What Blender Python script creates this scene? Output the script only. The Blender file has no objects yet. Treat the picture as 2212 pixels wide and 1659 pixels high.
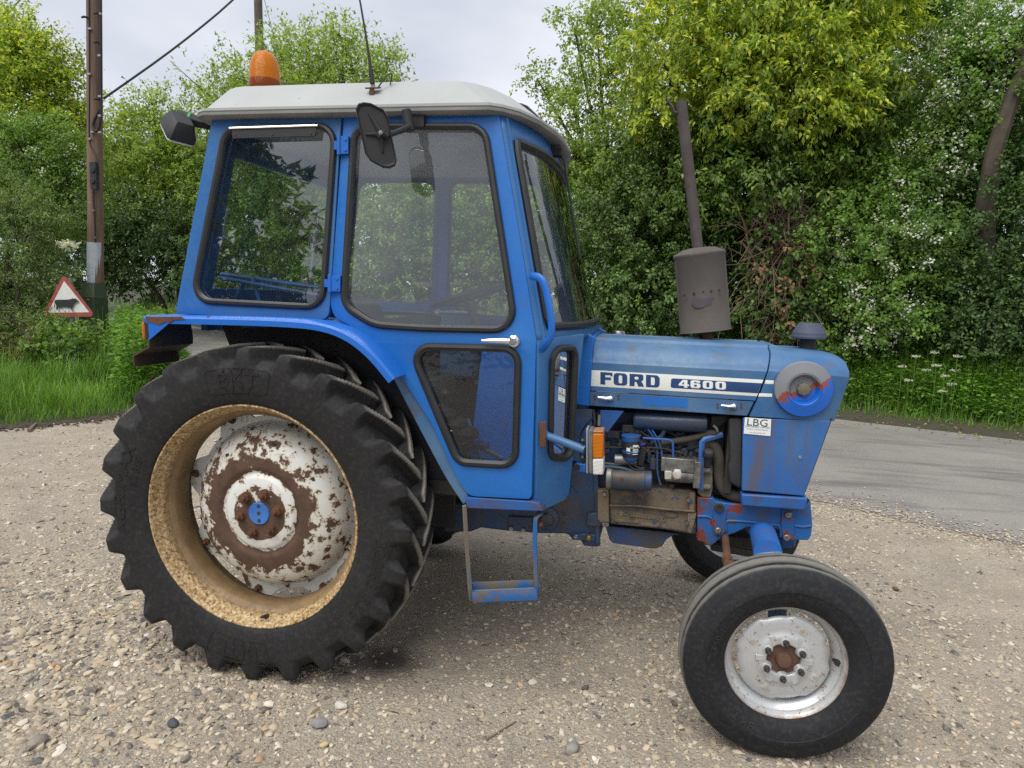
import bpy, bmesh, math, random
import numpy as np
from mathutils import Vector, Matrix, noise as mnoise
R = math.radians
scene = bpy.context.scene
COL = scene.collection

# ------------------------------------------------------------------ camera, sky, sun, exposure
CAM = Vector((1.59429, -3.36829, 1.68640))
YAW, PITCH, ROLL, FOC = -0.196902, 0.132215, 0.034174, 1481.77   # focal length for a 2212 x 1659 picture
FWD = Vector((math.sin(YAW)*math.cos(PITCH), math.cos(YAW)*math.cos(PITCH), -math.sin(PITCH)))
_r = Vector((math.cos(YAW), -math.sin(YAW), 0)); _u = _r.cross(FWD)
RIGHT = math.cos(ROLL)*_r + math.sin(ROLL)*_u
UP = -math.sin(ROLL)*_r + math.cos(ROLL)*_u
cd = bpy.data.cameras.new("camera"); cam = bpy.data.objects.new("camera", cd); COL.objects.link(cam)
cd.sensor_fit = 'HORIZONTAL'; cd.sensor_width = 36; cd.lens = 36*FOC/2212
cd.clip_start = 0.05; cd.clip_end = 2000
m = Matrix((RIGHT, UP, -FWD)).transposed().to_4x4(); m.translation = CAM
cam.matrix_world = m
scene.camera = cam

SUN_EL, SUN_AZ = R(58), R(205)
w = bpy.data.worlds.new("World"); scene.world = w; w.use_nodes = True
nt = w.node_tree; nt.nodes.clear()
def N(t, **k):
    n = nt.nodes.new(t)
    for a, b in k.items(): setattr(n, a, b)
    return n
out = N('ShaderNodeOutputWorld'); bg = N('ShaderNodeBackground'); bg2 = N('ShaderNodeBackground')
sky = N('ShaderNodeTexSky', sky_type='NISHITA', sun_disc=False, sun_elevation=SUN_EL, sun_rotation=SUN_AZ)
nt.links.new(sky.outputs[0], bg.inputs[0]); bg.inputs[1].default_value = 0.08
tc = N('ShaderNodeTexCoord'); mp = N('ShaderNodeMapping'); mp.inputs['Scale'].default_value = (1, 1, 2.6)
ns = N('ShaderNodeTexNoise'); ns.inputs['Scale'].default_value = 2.2; ns.inputs['Detail'].default_value = 5; ns.inputs['Roughness'].default_value = .5
cr = N('ShaderNodeValToRGB'); e = cr.color_ramp.elements
e[0].position = .32; e[0].color = (.50, .53, .60, 1); e[1].position = .66; e[1].color = (.77, .79, .84, 1)
nt.links.new(tc.outputs['Generated'], mp.inputs[0]); nt.links.new(mp.outputs[0], ns.inputs[0]); nt.links.new(ns.outputs[0], cr.inputs[0])
nt.links.new(cr.outputs[0], bg2.inputs[0]); bg2.inputs[1].default_value = .85
mx = N('ShaderNodeMixShader'); mx.inputs[0].default_value = .9
nt.links.new(bg.outputs[0], mx.inputs[1]); nt.links.new(bg2.outputs[0], mx.inputs[2]); nt.links.new(mx.outputs[0], out.inputs[0])
sd = bpy.data.lights.new("sun", 'SUN'); sd.energy = 2.3; sd.angle = R(55); sd.color = (1, .97, .92)
so = bpy.data.objects.new("sun", sd); COL.objects.link(so)
so.rotation_euler = (math.pi/2 - SUN_EL, 0, math.pi - SUN_AZ)   # lamp shines from azimuth SUN_AZ
so.location = (0, -5, 12)
vs = scene.view_settings; vs.view_transform = 'Standard'; vs.look = 'None'; vs.exposure = 0.62; vs.gamma = 1.0; vs.use_curve_mapping = False
scene.cycles.use_denoising = False
try:
    scene.cycles.denoiser = 'OPENIMAGEDENOISE'; scene.cycles.denoising_input_passes = 'RGB_ALBEDO_NORMAL'
except Exception: pass
scene.cycles.max_bounces = 8; scene.cycles.transparent_max_bounces = 16; scene.cycles.transmission_bounces = 6
scene.cycles.diffuse_bounces = 3; scene.cycles.glossy_bounces = 4; scene.cycles.sample_clamp_indirect = 6

# ------------------------------------------------------------------ the photograph's rays (2212 x 1659) onto real planes
def ray(px, py): return FWD*FOC + RIGHT*(px-1106) + UP*(829.5-py)
def P(px, py, Y): d = ray(px, py); return CAM + d*((Y-CAM.y)/d.y)
def PX(px, py, X): d = ray(px, py); return CAM + d*((X-CAM.x)/d.x)
def G(px, py, z=0.): d = ray(px, py); return CAM + d*((z-CAM.z)/d.z)
def PV(px, py, p0, p1):            # onto the vertical plane through two plan points
    n = Vector((-(p1[1]-p0[1]), p1[0]-p0[0], 0)); d = ray(px, py)
    return CAM + d*((Vector((p0[0], p0[1], 0))-CAM).dot(n)/d.dot(n))

# ------------------------------------------------------------------ materials
class M:
    def __init__(s, name, rough=.5, metal=0., spec=.5):
        s.m = bpy.data.materials.new(name); s.m.use_nodes = True; s.t = s.m.node_tree; s.t.nodes.clear()
        s.out = s.n('ShaderNodeOutputMaterial'); s.b = s.n('ShaderNodeBsdfPrincipled')
        s.b.inputs['Roughness'].default_value = rough; s.b.inputs['Metallic'].default_value = metal
        s.b.inputs['Specular IOR Level'].default_value = spec
        s.l(s.b.outputs[0], s.out.inputs[0]); s.tc = s.n('ShaderNodeTexCoord'); s.co = s.tc.outputs['Object']
    def n(s, t, **k):
        x = s.t.nodes.new(t)
        for a, b in k.items(): setattr(x, a, b)
        return x
    def l(s, a, b): s.t.links.new(a, b)
    def noise(s, scale, detail=4, rough=.55, vec=None, dist=0):
        x = s.n('ShaderNodeTexNoise'); x.inputs['Scale'].default_value = scale; x.inputs['Detail'].default_value = detail
        x.inputs['Roughness'].default_value = rough; x.inputs['Distortion'].default_value = dist
        s.l(vec or s.co, x.inputs['Vector']); return x.outputs[0]
    def ramp(s, f, stops):
        x = s.n('ShaderNodeValToRGB'); el = x.color_ramp.elements
        while len(el) < len(stops): el.new(.5)
        for q, (p, c) in zip(el, stops):
            q.position = p; q.color = (c, c, c, 1) if not hasattr(c, '__len__') else (*c, 1)
        s.l(f, x.inputs[0]); return x.outputs[0]
    def mix(s, f, a, b):
        x = s.n('ShaderNodeMix', data_type='RGBA')
        for i, v in ((0, f), (6, a), (7, b)):
            if hasattr(v, 'links'): s.l(v, x.inputs[i])
            else: x.inputs[i].default_value = v if i == 0 else (*v, 1)
        return x.outputs[2]
    def math(s, op, a, b=None, c=None):
        x = s.n('ShaderNodeMath', operation=op)
        for i, v in enumerate((a, b, c)):
            if v is None: continue
            if hasattr(v, 'links'): s.l(v, x.inputs[i])
            else: x.inputs[i].default_value = v
        return x.outputs[0]
    def sepxyz(s, vec=None):
        x = s.n('ShaderNodeSeparateXYZ'); s.l(vec or s.co, x.inputs[0]); return x.outputs
    def color(s, c):
        if hasattr(c, 'links'): s.l(c, s.b.inputs['Base Color'])
        else: s.b.inputs['Base Color'].default_value = (*c, 1)
        return s
    def rough(s, f): s.l(f, s.b.inputs['Roughness']); return s
    def bump(s, h, strength=.3, dist=.002):
        x = s.n('ShaderNodeBump'); x.inputs['Strength'].default_value = strength; x.inputs['Distance'].default_value = dist
        s.l(h, x.inputs['Height']); s.l(x.outputs[0], s.b.inputs['Normal']); return s

def paint(name, col, fade, rough=.38, fade_lo=.45, fade_hi=.75, spots=.0, spotcol=(.09, .05, .03), grime=.0, grimecol=(.10, .075, .045), scale=2.2):
    a = M(name, rough)
    c = a.mix(a.ramp(a.noise(scale, 6, .6), [(fade_lo, 0.), (fade_hi, 1.)]), col, fade)
    if grime: c = a.mix(a.ramp(a.noise(7, 8, .68), [(.62-grime*.4, 0.), (.80-grime*.3, 1.)]), c, grimecol)
    if spots:
        k = a.ramp(a.noise(24, 5, .7), [(.70-spots*.3, 0.), (.735-spots*.3, 1.)]); c = a.mix(k, c, spotcol)
    sm = a.ramp(a.noise(45, 3, .6), [(.3, max(.05, rough-.07)), (.7, min(.95, rough+.10))])
    a.rough(sm).color(c); a.bump(a.noise(160, 2), .06, .001); return a.m

BLUE = paint('door_blue_paint', (.006, .118, .44), (.014, .140, .43), .34, .4, .75, spots=.03, grime=.04, grimecol=(.05, .10, .20))
BLUE2 = paint('cab_blue_paint', (.014, .108, .33), (.045, .145, .30), .42, .35, .75, spots=.12, spotcol=(.10, .07, .05))
BLUE3 = paint('bonnet_blue_paint', (.018, .098, .255), (.090, .175, .285), .45, .34, .66, spots=.12, grime=.24, grimecol=(.075,.085,.09))
BLUE4 = paint('grimy_blue_paint', (.012, .085, .30), (.02, .11, .33), .5, .35, .75, spots=.30, grime=.32, grimecol=(.07, .05, .032))
BLUEP = paint('patched_blue_paint', (.010, .125, .50), (.012, .12, .42), .4, spots=.16)
ENG = paint('oily_engine_paint', (.012, .07, .20), (.018, .03, .055), .45, .32, .66, spots=.4, spotcol=(.035, .028, .022), grime=.42, grimecol=(.065, .052, .036), scale=5)
BLOCK = paint('dusty_engine_block', (.16, .118, .072), (.27, .212, .142), .8, .35, .62, spots=.34, spotcol=(.03, .07, .15), grime=.46, grimecol=(.03, .032, .042), scale=7)
DARK = paint('dark_greasy_metal', (.018, .019, .022), (.05, .042, .032), .55, .4, .75, spots=.2)
BLACKIN = paint('wheel_arch_black', (.010, .012, .018), (.03, .024, .02), .7, spots=.2)
LINER = paint('dirty_brown_liner', (.060, .046, .032), (.028, .026, .026), .85, .35, .7, spots=.2)
def plain(name, col, rough=.5, metal=0., var=.25, scale=8, bump=0):
    a = M(name, rough, metal); d = tuple(x*(1-var) for x in col)
    a.color(a.mix(a.ramp(a.noise(scale, 5, .6), [(.3, 0.), (.7, 1.)]), col, d))
    if bump: a.bump(a.noise(bump, 4, .6), .25, .002)
    return a.m
RUBSEAL = plain('rubber_seal', (.018, .018, .019), .5, 0, .45, 14)
ROOFW = None
BLACK = plain('black_plastic', (.017, .018, .020), .62, 0, .3, 20, 120)
ROOF = paint('roof_white_paint', (.37, .385, .375), (.31, .325, .315), .5, .35, .8, spots=.03, grime=.05, grimecol=(.33, .34, .31))
ROOFD = plain('roof_lip_grey', (.25, .245, .225), .6, 0, .35, 6)
CHROME = plain('chrome', (.80, .81, .83), .12, 1., .1)
STEEL = plain('bare_steel', (.42, .42, .42), .38, 1., .4, 20)
GREY = plain('grey_paint', (.25, .27, .29), .5, 0, .3, 8)
WHITE = plain('white_vinyl', (.74, .75, .71), .4, 0, .05)
INK = plain('decal_navy', (.012, .052, .17), .4, 0, .15)
RUST = paint('brown_rust', (.075, .032, .017), (.13, .052, .022), .9, .35, .7, spots=.25, spotcol=(.035, .02, .015), scale=9)
EXH = paint('weathered_exhaust', (.070, .060, .052), (.108, .096, .086), .85, .3, .75, spots=.14, spotcol=(.075, .045, .03), grime=.10, grimecol=(.06, .045, .05), scale=4)
HOSE = plain('dusty_rubber_hose', (.075, .062, .048), .85, 0, .5, 9)
CABLE = plain('black_cable', (.012, .012, .013), .5)
ALU = plain('cast_aluminium', (.30, .30, .29), .45, .75, .7, 22, 90)
SEATM = plain('grey_seat_vinyl', (.03, .033, .038), .6, 0, .3)
LINING = plain('cab_headlining', (.50, .52, .53), .8, 0, .15)
RED = plain('red_primer', (.22, .030, .022), .55, 0, .4)

def lens(name, col, tr=.35):
    a = M(name, .12); a.color(col); a.b.inputs['Transmission Weight'].default_value = tr; a.b.inputs['IOR'].default_value = 1.3
    wv = a.n('ShaderNodeTexWave'); wv.inputs['Scale'].default_value = 60; wv.bands_direction = 'Z'; a.l(a.co, wv.inputs[0])
    a.bump(wv.outputs[0], .35, .002); return a.m
AMBER = lens('amber_lens', (.60, .175, .006), .25); CLEAR = lens('clear_lens', (.72, .70, .68), .2); REDL = lens('red_lens', (.5, .02, .01), .2)

def glass(name, tint, haze, hazecol, refl, rip=.03, ripsc=2.5):
    a = M(name); t = a.t
    tr = a.n('ShaderNodeBsdfTransparent'); tr.inputs[0].default_value = (*tint, 1)
    gl = a.n('ShaderNodeBsdfGlossy'); gl.inputs['Roughness'].default_value = .015
    fr = a.n('ShaderNodeFresnel'); fr.inputs[0].default_value = 1.5
    df = a.n('ShaderNodeBsdfDiffuse'); df.inputs[0].default_value = (*hazecol, 1)
    m1 = a.n('ShaderNodeMixShader'); m2 = a.n('ShaderNodeMixShader')
    hz = a.ramp(a.noise(3.5, 5, .6), [(.3, haze*.6), (.75, haze*1.3)]); a.l(hz, m1.inputs[0])
    a.l(tr.outputs[0], m1.inputs[1]); a.l(df.outputs[0], m1.inputs[2])
    f2 = a.math('MULTIPLY', fr.outputs[0], refl); f2 = a.math('MINIMUM', f2, .95); a.l(f2, m2.inputs[0])
    bp = a.n('ShaderNodeBump'); bp.inputs['Strength'].default_value = rip; bp.inputs['Distance'].default_value = .01
    a.l(a.noise(ripsc, 1), bp.inputs['Height']); a.l(bp.outputs[0], gl.inputs['Normal'])
    a.l(m1.outputs[0], m2.inputs[1]); a.l(gl.outputs[0], m2.inputs[2]); a.l(m2.outputs[0], a.out.inputs[0]); return a.m
GLASS_D = glass('door_glass', (.96, .98, .98), .060, (.60, .65, .72), 2.6)  # pale dust haze, its colour also standing in for sky mirrored in the pane
GLASS_F = glass('far_door_glass', (.93, .95, .95), .01, (.4, .42, .44), 1.0)
GLASS_Q = glass('rear_quarter_glass', (.86, .92, .88), .02, (.3, .33, .32), 3.0)
GLASS_W = glass('windscreen_glass', (.80, .87, .86), .05, (.35, .38, .38), 2.2)
GLASS_L = glass('lower_door_glass', (.85, .88, .90), .03, (.30, .33, .38), 1.5, .22, 22)
GLASS_C = glass('corner_glass', (.75, .80, .84), .02, (.25, .26, .27), 2.0)

# ------------------------------------------------------------------ mesh helpers
def link(name, me, parent=None, mat=None):
    o = bpy.data.objects.new(name, me); COL.objects.link(o)
    if mat is not None and me is not None and not me.materials: me.materials.append(mat)
    if parent is not None: o.parent = parent
    return o
def thing(name, label, cat, loc=(0, 0, 0), group=None, rz=0.):
    o = bpy.data.objects.new(name, None); COL.objects.link(o); o.location = loc; o.rotation_euler = (0, 0, rz)
    o.empty_display_size = .2
    return tag(o, label, cat, group)
def tag(o, label, cat, group=None):
    o['label'] = label; o['category'] = cat
    if group: o['group'] = group
    return o
class B:                       # collects shapes, builds ONE mesh object
    def __init__(s): s.v = []; s.f = []
    def add(s, vs, fs):
        k = len(s.v); s.v += [Vector(x) for x in vs]; s.f += [tuple(i+k for i in f) for f in fs]; return s
    def box(s, c, size, rot=None):
        c = Vector(c); h = [x/2 for x in size]
        vs = [Vector((x*h[0], y*h[1], z*h[2])) for x in (-1, 1) for y in (-1, 1) for z in (-1, 1)]
        if rot is not None: vs = [rot @ v for v in vs]
        return s.add([c+v for v in vs], [(0, 1, 3, 2), (4, 6, 7, 5), (0, 4, 5, 1), (2, 3, 7, 6), (0, 2, 6, 4), (1, 5, 7, 3)])
    def tube(s, path, r, n=10, closed=False, caps=True, sq=None):
        path = [Vector(p) for p in path]; m_ = len(path); rings = []
        rr = r if hasattr(r, '__len__') else [r]*m_
        up = None
        for i, p in enumerate(path):
            a = path[(i-1) % m_] if closed or i > 0 else p; b = path[(i+1) % m_] if closed or i < m_-1 else p
            t = (b-a).normalized()
            if up is None: up = t.orthogonal().normalized() if sq is None else Vector(sq[0])
            up = (up - t*up.dot(t)).normalized(); sd_ = t.cross(up)
            f1, f2 = (1, 1) if sq is None else (sq[1], sq[2])
            rings.append([p + up*(math.cos(q)*rr[i]*f1) + sd_*(math.sin(q)*rr[i]*f2) for q in [2*math.pi*k/n for k in range(n)]])
        return s.loft(rings, closed, caps)
    def loft(s, rings, closed=False, caps=True):
        n = len(rings[0]); vs = [v for r_ in rings for v in r_]; fs = []; mm = len(rings)
        for i in range(mm if closed else mm-1):
            for k in range(n):
                a = i*n+k; b = i*n+(k+1) % n; c = ((i+1) % mm)*n+(k+1) % n; d = ((i+1) % mm)*n+k; fs.append((a, b, c, d))
        if caps and not closed: fs.append(tuple(range(n))[::-1]); fs.append(tuple((mm-1)*n+k for k in range(n)))
        return s.add(vs, fs)
    def lathe(s, prof, o=(0, 0, 0), ax=(0, -1, 0), n=32, close=False):      # prof: (radius, distance along axis)
        o = Vector(o); ax = Vector(ax).normalized(); u = ax.orthogonal().normalized(); v = ax.cross(u); vs = []; fs = []; m_ = len(prof)
        for (r_, h) in prof:
            for k in range(n):
                q = 2*math.pi*k/n; vs.append(o + ax*h + (u*math.cos(q)+v*math.sin(q))*r_)
        for i in range(m_ if close else m_-1):
            for k in range(n):
                j = (i+1) % m_; fs.append((i*n+k, i*n+(k+1) % n, j*n+(k+1) % n, j*n+k))
        if not close:
            if prof[0][0] > 1e-6: fs.append(tuple(range(n))[::-1])
            if prof[-1][0] > 1e-6: fs.append(tuple((m_-1)*n+k for k in range(n)))
        return s.add(vs, fs)
    def cyl(s, a, b, r, n=16):
        a = Vector(a); b = Vector(b); L = (b-a).length; c = min(r*.12, L*.2)
        return s.lathe([(r-c, 0), (r, c), (r, L-c), (r-c, L)], a, b-a, n)
    def prism(s, pts, vec):
        pts = [Vector(p) for p in pts]; vec = Vector(vec); n = len(pts)
        return s.add(pts+[p+vec for p in pts], [tuple(range(n)), tuple(range(2*n-1, n-1, -1))]+[(k, k+n, (k+1) % n+n, (k+1) % n) for k in range(n)])
    def hexnut(s, c, ax, r, h, stud=0.):
        s.lathe([(r, 0), (r, h*.85), (r*.85, h)], c, ax, 6)
        if stud: s.lathe([(r*.5, h*.8), (r*.5, h+stud), (r*.4, h+stud+.003)], c, ax, 10)
        return s
    def mesh(s, name, smooth=35):
        me = bpy.data.meshes.new(name); me.from_pydata([tuple(v) for v in s.v], [], s.f); me.validate()
        bm = bmesh.new(); bm.from_mesh(me); bmesh.ops.remove_doubles(bm, verts=bm.verts, dist=1e-5)
        bmesh.ops.recalc_face_normals(bm, faces=bm.faces); bm.to_mesh(me); bm.free()
        if smooth:
            me.polygons.foreach_set('use_smooth', [True]*len(me.polygons)); me.set_sharp_from_angle(angle=R(smooth))
        return me
    def build(s, name, mat, parent=None, bevel=0., smooth=35, seg=2):
        o = link(name, s.mesh(name, smooth), parent, mat)
        if bevel:
            b = o.modifiers.new('bevel', 'BEVEL'); b.width = bevel; b.segments = seg; b.limit_method = 'ANGLE'; b.angle_limit = R(40); b.harden_normals = False
        return o

def rounded(pts, rad, n=6):
    """pts: 2D tuples; rad: one radius or a list; returns the outline with rounded corners"""
    out_ = []; m_ = len(pts)
    for i, p in enumerate(pts):
        r_ = rad[i] if hasattr(rad, '__len__') else rad
        p = Vector(p); a = Vector(pts[i-1]); b = Vector(pts[(i+1) % m_])
        if r_ <= 1e-6: out_.append(p); continue
        da = (a-p); db = (b-p); ang = da.angle(db)
        if ang > 3.05: out_.append(p); continue
        t = min(r_/math.tan(ang/2), da.length*.48, db.length*.48); rr = t*math.tan(ang/2)
        c = p + (da.normalized()+db.normalized()).normalized()*(rr/math.sin(ang/2))
        s0 = p+da.normalized()*t-c; s1 = p+db.normalized()*t-c
        a0 = math.atan2(s0.y, s0.x); a1 = math.atan2(s1.y, s1.x); d = (a1-a0+math.pi) % (2*math.pi)-math.pi
        for k in range(n+1): q = a0+d*k/n; out_.append(c+Vector((math.cos(q), math.sin(q)))*rr)
    return [(p.x, p.y) for p in out_]
def smooth_path(pts, it=2, closed=False):
    pts = [Vector(p) for p in pts]
    for _ in range(it):
        q = [] if closed else [pts[0]]
        for i in range(len(pts) if closed else len(pts)-1):
            a = pts[i]; b = pts[(i+1) % len(pts)]; q += [a*.75+b*.25, a*.25+b*.75]
        if not closed: q.append(pts[-1])
        pts = q
    return pts
def resample(pts, step):
    pts = [Vector(p) for p in pts]; o_ = [pts[0]]
    for a, b in zip(pts, pts[1:]):
        k = max(1, int((b-a).length/step)); o_ += [a.lerp(b, i/k) for i in range(1, k+1)]
    return o_
def panel(name, outline, holes, thick, mat, parent, mapfn, cuts=(), bevel=.003):
    """flat sheet with holes in (u,v), w = outwards; mapfn(u,v,w) puts it in space; cuts = [(axis, value)]"""
    cu = bpy.data.curves.new(name, 'CURVE'); cu.dimensions = '2D'; cu.fill_mode = 'BOTH'
    for loop in [outline]+list(holes):
        sp = cu.splines.new('POLY'); sp.points.add(len(loop)-1); sp.use_cyclic_u = True
        sp.points.foreach_set('co', [c for (x, y) in loop for c in (x, y, 0, 1)])
    cu.extrude = max(thick/2-bevel, .0001); cu.bevel_depth = bevel; cu.bevel_resolution = 2; cu.offset = -bevel
    t = bpy.data.objects.new(name, cu); COL.objects.link(t)
    me = bpy.data.meshes.new_from_object(t.evaluated_get(bpy.context.evaluated_depsgraph_get()))
    bpy.data.objects.remove(t); bpy.data.curves.remove(cu)
    bm = bmesh.new(); bm.from_mesh(me); bmesh.ops.remove_doubles(bm, verts=bm.verts, dist=1e-5)
    for ax, val in cuts:
        no = Vector((1, 0, 0)) if ax == 'u' else Vector((0, 1, 0))
        bmesh.ops.bisect_plane(bm, geom=bm.verts[:]+bm.edges[:]+bm.faces[:], plane_co=no*val, plane_no=no)
    for v in bm.verts: v.co = mapfn(v.co.x, v.co.y, v.co.z-thick/2)
    bmesh.ops.recalc_face_normals(bm, faces=bm.faces); bm.to_mesh(me); bm.free(); me.name = name
    me.polygons.foreach_set('use_smooth', [True]*len(me.polygons)); me.set_sharp_from_angle(angle=R(30))
    return link(name, me, parent, mat)
def sheet(name, outline, mat, parent, mapfn, cuts=()):
    cu = [(x, y) for x, y in outline]
    bm = bmesh.new(); bm.faces.new([bm.verts.new((x, y, 0)) for x, y in cu]); bmesh.ops.triangulate(bm, faces=bm.faces)
    for ax, val in cuts:
        no = Vector((1, 0, 0)) if ax == 'u' else Vector((0, 1, 0))
        bmesh.ops.bisect_plane(bm, geom=bm.verts[:]+bm.edges[:]+bm.faces[:], plane_co=no*val, plane_no=no)
    for v in bm.verts: v.co = mapfn(v.co.x, v.co.y, 0)
    me = bpy.data.meshes.new(name); bm.to_mesh(me); bm.free()
    return link(name, me, parent, mat)
def text_mesh(txt, size, mapfn, name, mat, parent, extrude=.001, align='CENTER', sx=1., off=0.):
    cu = bpy.data.curves.new(name, 'FONT'); cu.body = txt; cu.size = size; cu.extrude = extrude; cu.align_x = align; cu.align_y = 'CENTER'; cu.resolution_u = 3; cu.offset = off
    t = bpy.data.objects.new(name, cu); COL.objects.link(t)
    me = bpy.data.meshes.new_from_object(t.evaluated_get(bpy.context.evaluated_depsgraph_get()))
    bpy.data.objects.remove(t); bpy.data.curves.remove(cu)
    for v in me.vertices: v.co = mapfn(v.co.x*sx, v.co.y, v.co.z)
    return link(name, me, parent, mat)
def npmesh(name, v, f, smooth=True):
    me = bpy.data.meshes.new(name); v = np.asarray(v, np.float32).reshape(-1, 3); f = np.asarray(f, np.int32); k = f.shape[1]
    me.vertices.add(len(v)); me.vertices.foreach_set('co', v.ravel()); me.loops.add(f.size); me.loops.foreach_set('vertex_index', f.ravel())
    me.polygons.add(len(f)); me.polygons.foreach_set('loop_start', np.arange(len(f), dtype=np.int32)*k); me.polygons.foreach_set('loop_total', np.full(len(f), k, np.int32))
    if smooth: me.polygons.foreach_set('use_smooth', np.ones(len(f), bool))
    me.update(); me.validate(); return me

def islands(o, name):
    """split a mesh of several separate pieces into one part each"""
    me = o.data; n = len(me.vertices); par = list(range(n))
    def find(i):
        while par[i] != i: par[i] = par[par[i]]; i = par[i]
        return i
    for p in me.polygons:
        vs_ = p.vertices
        for k in vs_[1:]: par[find(k)] = find(vs_[0])
    grp = {}
    for i in range(n): grp.setdefault(find(i), []).append(i)
    bx = []
    for g in grp.values():
        c = np.array([me.vertices[i].co[:] for i in g]); bx.append([set(g), c.min(0)-.0015, c.max(0)+.0015])
    ch = True
    while ch:
        ch = False
        for i in range(len(bx)):
            for j in range(i+1, len(bx)):
                if np.all(bx[i][1] <= bx[j][2]) and np.all(bx[j][1] <= bx[i][2]):
                    bx[i] = [bx[i][0] | bx[j][0], np.minimum(bx[i][1], bx[j][1]), np.maximum(bx[i][2], bx[j][2])]; bx.pop(j); ch = True; break
            if ch: break
    for g, _, _ in bx:
        ids = sorted(g); mp = {v: k for k, v in enumerate(ids)}
        m2 = bpy.data.meshes.new(name); fs = [[mp[v] for v in p.vertices] for p in me.polygons if p.vertices[0] in g]
        m2.from_pydata([me.vertices[i].co[:] for i in ids], [], fs)
        for mt in me.materials: m2.materials.append(mt)
        m2.polygons.foreach_set('use_smooth', [True]*len(m2.polygons)); m2.set_sharp_from_angle(angle=R(35))
        q = bpy.data.objects.new(name, m2); COL.objects.link(q); q.parent = o.parent; q.matrix_basis = o.matrix_basis.copy()
    bpy.data.objects.remove(o)
# ------------------------------------------------------------------ ground, yard, road, banks
def structure(o): o['kind'] = 'structure'; return o
def stuff(o): o['kind'] = 'stuff'; return o
NEAR = [(16, -7.5), (9, -1.3), (6.2, .9), (4.32, 2.04), (3.06, 2.77), (1.0, 3.95), (-1.5, 5.4), (-4.5, 7.35), (-7.7, 9.3), (-13, 12.6), (-24, 20)]
FAR = [(18, -3), (11.5, 3.1), (8.6, 5.5), (6.5, 6.72), (4.45, 7.42), (1.5, 8.75), (-2, 10.6), (-5.5, 12.8), (-8.8, 15.2), (-13.5, 18.6), (-25, 27)]
def sm2(p): return [(v.x, v.y) for v in smooth_path([Vector((*q, 0)) for q in p], 2)]
NEAR, FAR = sm2(NEAR), sm2(FAR)
def far_y(x):
    for (x1, y1), (x0, y0) in zip(FAR, FAR[1:]):
        if x0 <= x <= x1: return y0+(y1-y0)*(x-x0)/(x1-x0)
    return FAR[0][1] if x > FAR[0][0] else FAR[-1][1]
gm = M('earth_and_turf', .95)
gm.color(gm.mix(gm.ramp(gm.noise(1.5, 6, .6), [(.4, 0.), (.62, 1.)]), (.035, .05, .016), (.06, .048, .032)))
gm.bump(gm.noise(12, 5, .7), .6, .03)
structure(B().add([(-400, -300, -.05), (400, -300, -.05), (400, 700, -.05), (-400, 700, -.05)], [(0, 1, 2, 3)]).build('ground', gm.m, None, 0, 0))
# gravel yard
ym = M('yard_gravel', .93)
ov_ = ym.noise(.55, 5, .6); co2 = ym.co
def voro(a, scale, feat='F1', rnd=1.):
    x = a.n('ShaderNodeTexVoronoi', feature=feat); x.inputs['Scale'].default_value = scale; x.inputs['Randomness'].default_value = rnd
    a.l(a.co, x.inputs['Vector']); return x
v1, v2, v3 = voro(ym, 38), voro(ym, 85), voro(ym, 190)
STONES = [(0., (.10, .10, .105)), (.12, (.20, .185, .165)), (.3, (.27, .235, .19)), (.5, (.34, .30, .235)), (.7, (.40, .355, .285)), (.86, (.48, .45, .39)), (.95, (.30, .20, .11)), (1., (.52, .50, .46))]
def sep1(a, c): x = a.n('ShaderNodeSeparateColor'); a.l(c, x.inputs[0]); return x.outputs
s1 = ym.ramp(sep1(ym, v1.outputs['Color'])[0], STONES); s2 = ym.ramp(sep1(ym, v2.outputs['Color'])[1], STONES); s3 = ym.ramp(sep1(ym, v3.outputs['Color'])[2], STONES)
sand = ym.mix(ym.ramp(ym.noise(3.2, 7, .65), [(.35, 0.), (.68, 1.)]), (.395, .335, .258), (.255, .212, .163))
c = ym.mix(ym.ramp(v3.outputs['Distance'], [(.25, .75), (.55, 0.)]), sand, s3)
c = ym.mix(ym.math('MULTIPLY', ym.ramp(v2.outputs['Distance'], [(.30, 1.), (.48, 0.)]), ym.ramp(ym.noise(2.4, 4), [(.38, .15), (.62, 1.)])), c, s2)
c = ym.mix(ym.math('MULTIPLY', ym.ramp(v1.outputs['Distance'], [(.26, 1.), (.40, 0.)]), ym.ramp(ym.noise(1.7, 4), [(.48, 0.), (.62, .8)])), c, s1)
xyz = ym.sepxyz()
OIL = G(842, 1428); 
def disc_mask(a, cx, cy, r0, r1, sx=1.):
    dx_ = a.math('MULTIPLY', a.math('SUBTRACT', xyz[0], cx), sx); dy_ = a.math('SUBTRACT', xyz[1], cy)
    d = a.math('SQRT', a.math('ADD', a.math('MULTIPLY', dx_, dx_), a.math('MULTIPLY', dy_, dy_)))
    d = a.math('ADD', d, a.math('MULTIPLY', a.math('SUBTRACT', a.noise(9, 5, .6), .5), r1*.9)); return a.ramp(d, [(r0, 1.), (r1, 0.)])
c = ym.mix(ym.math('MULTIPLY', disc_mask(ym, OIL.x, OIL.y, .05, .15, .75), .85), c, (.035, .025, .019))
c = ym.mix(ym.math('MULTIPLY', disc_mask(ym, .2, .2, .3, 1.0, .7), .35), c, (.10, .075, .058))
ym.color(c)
hgt = ym.math('ADD', ym.math('ADD', ym.math('MULTIPLY', v2.outputs['Distance'], -.5), ym.math('MULTIPLY', v3.outputs['Distance'], -.25)), ym.noise(30, 6, .7))
ym.bump(hgt, .9, .014)
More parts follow.
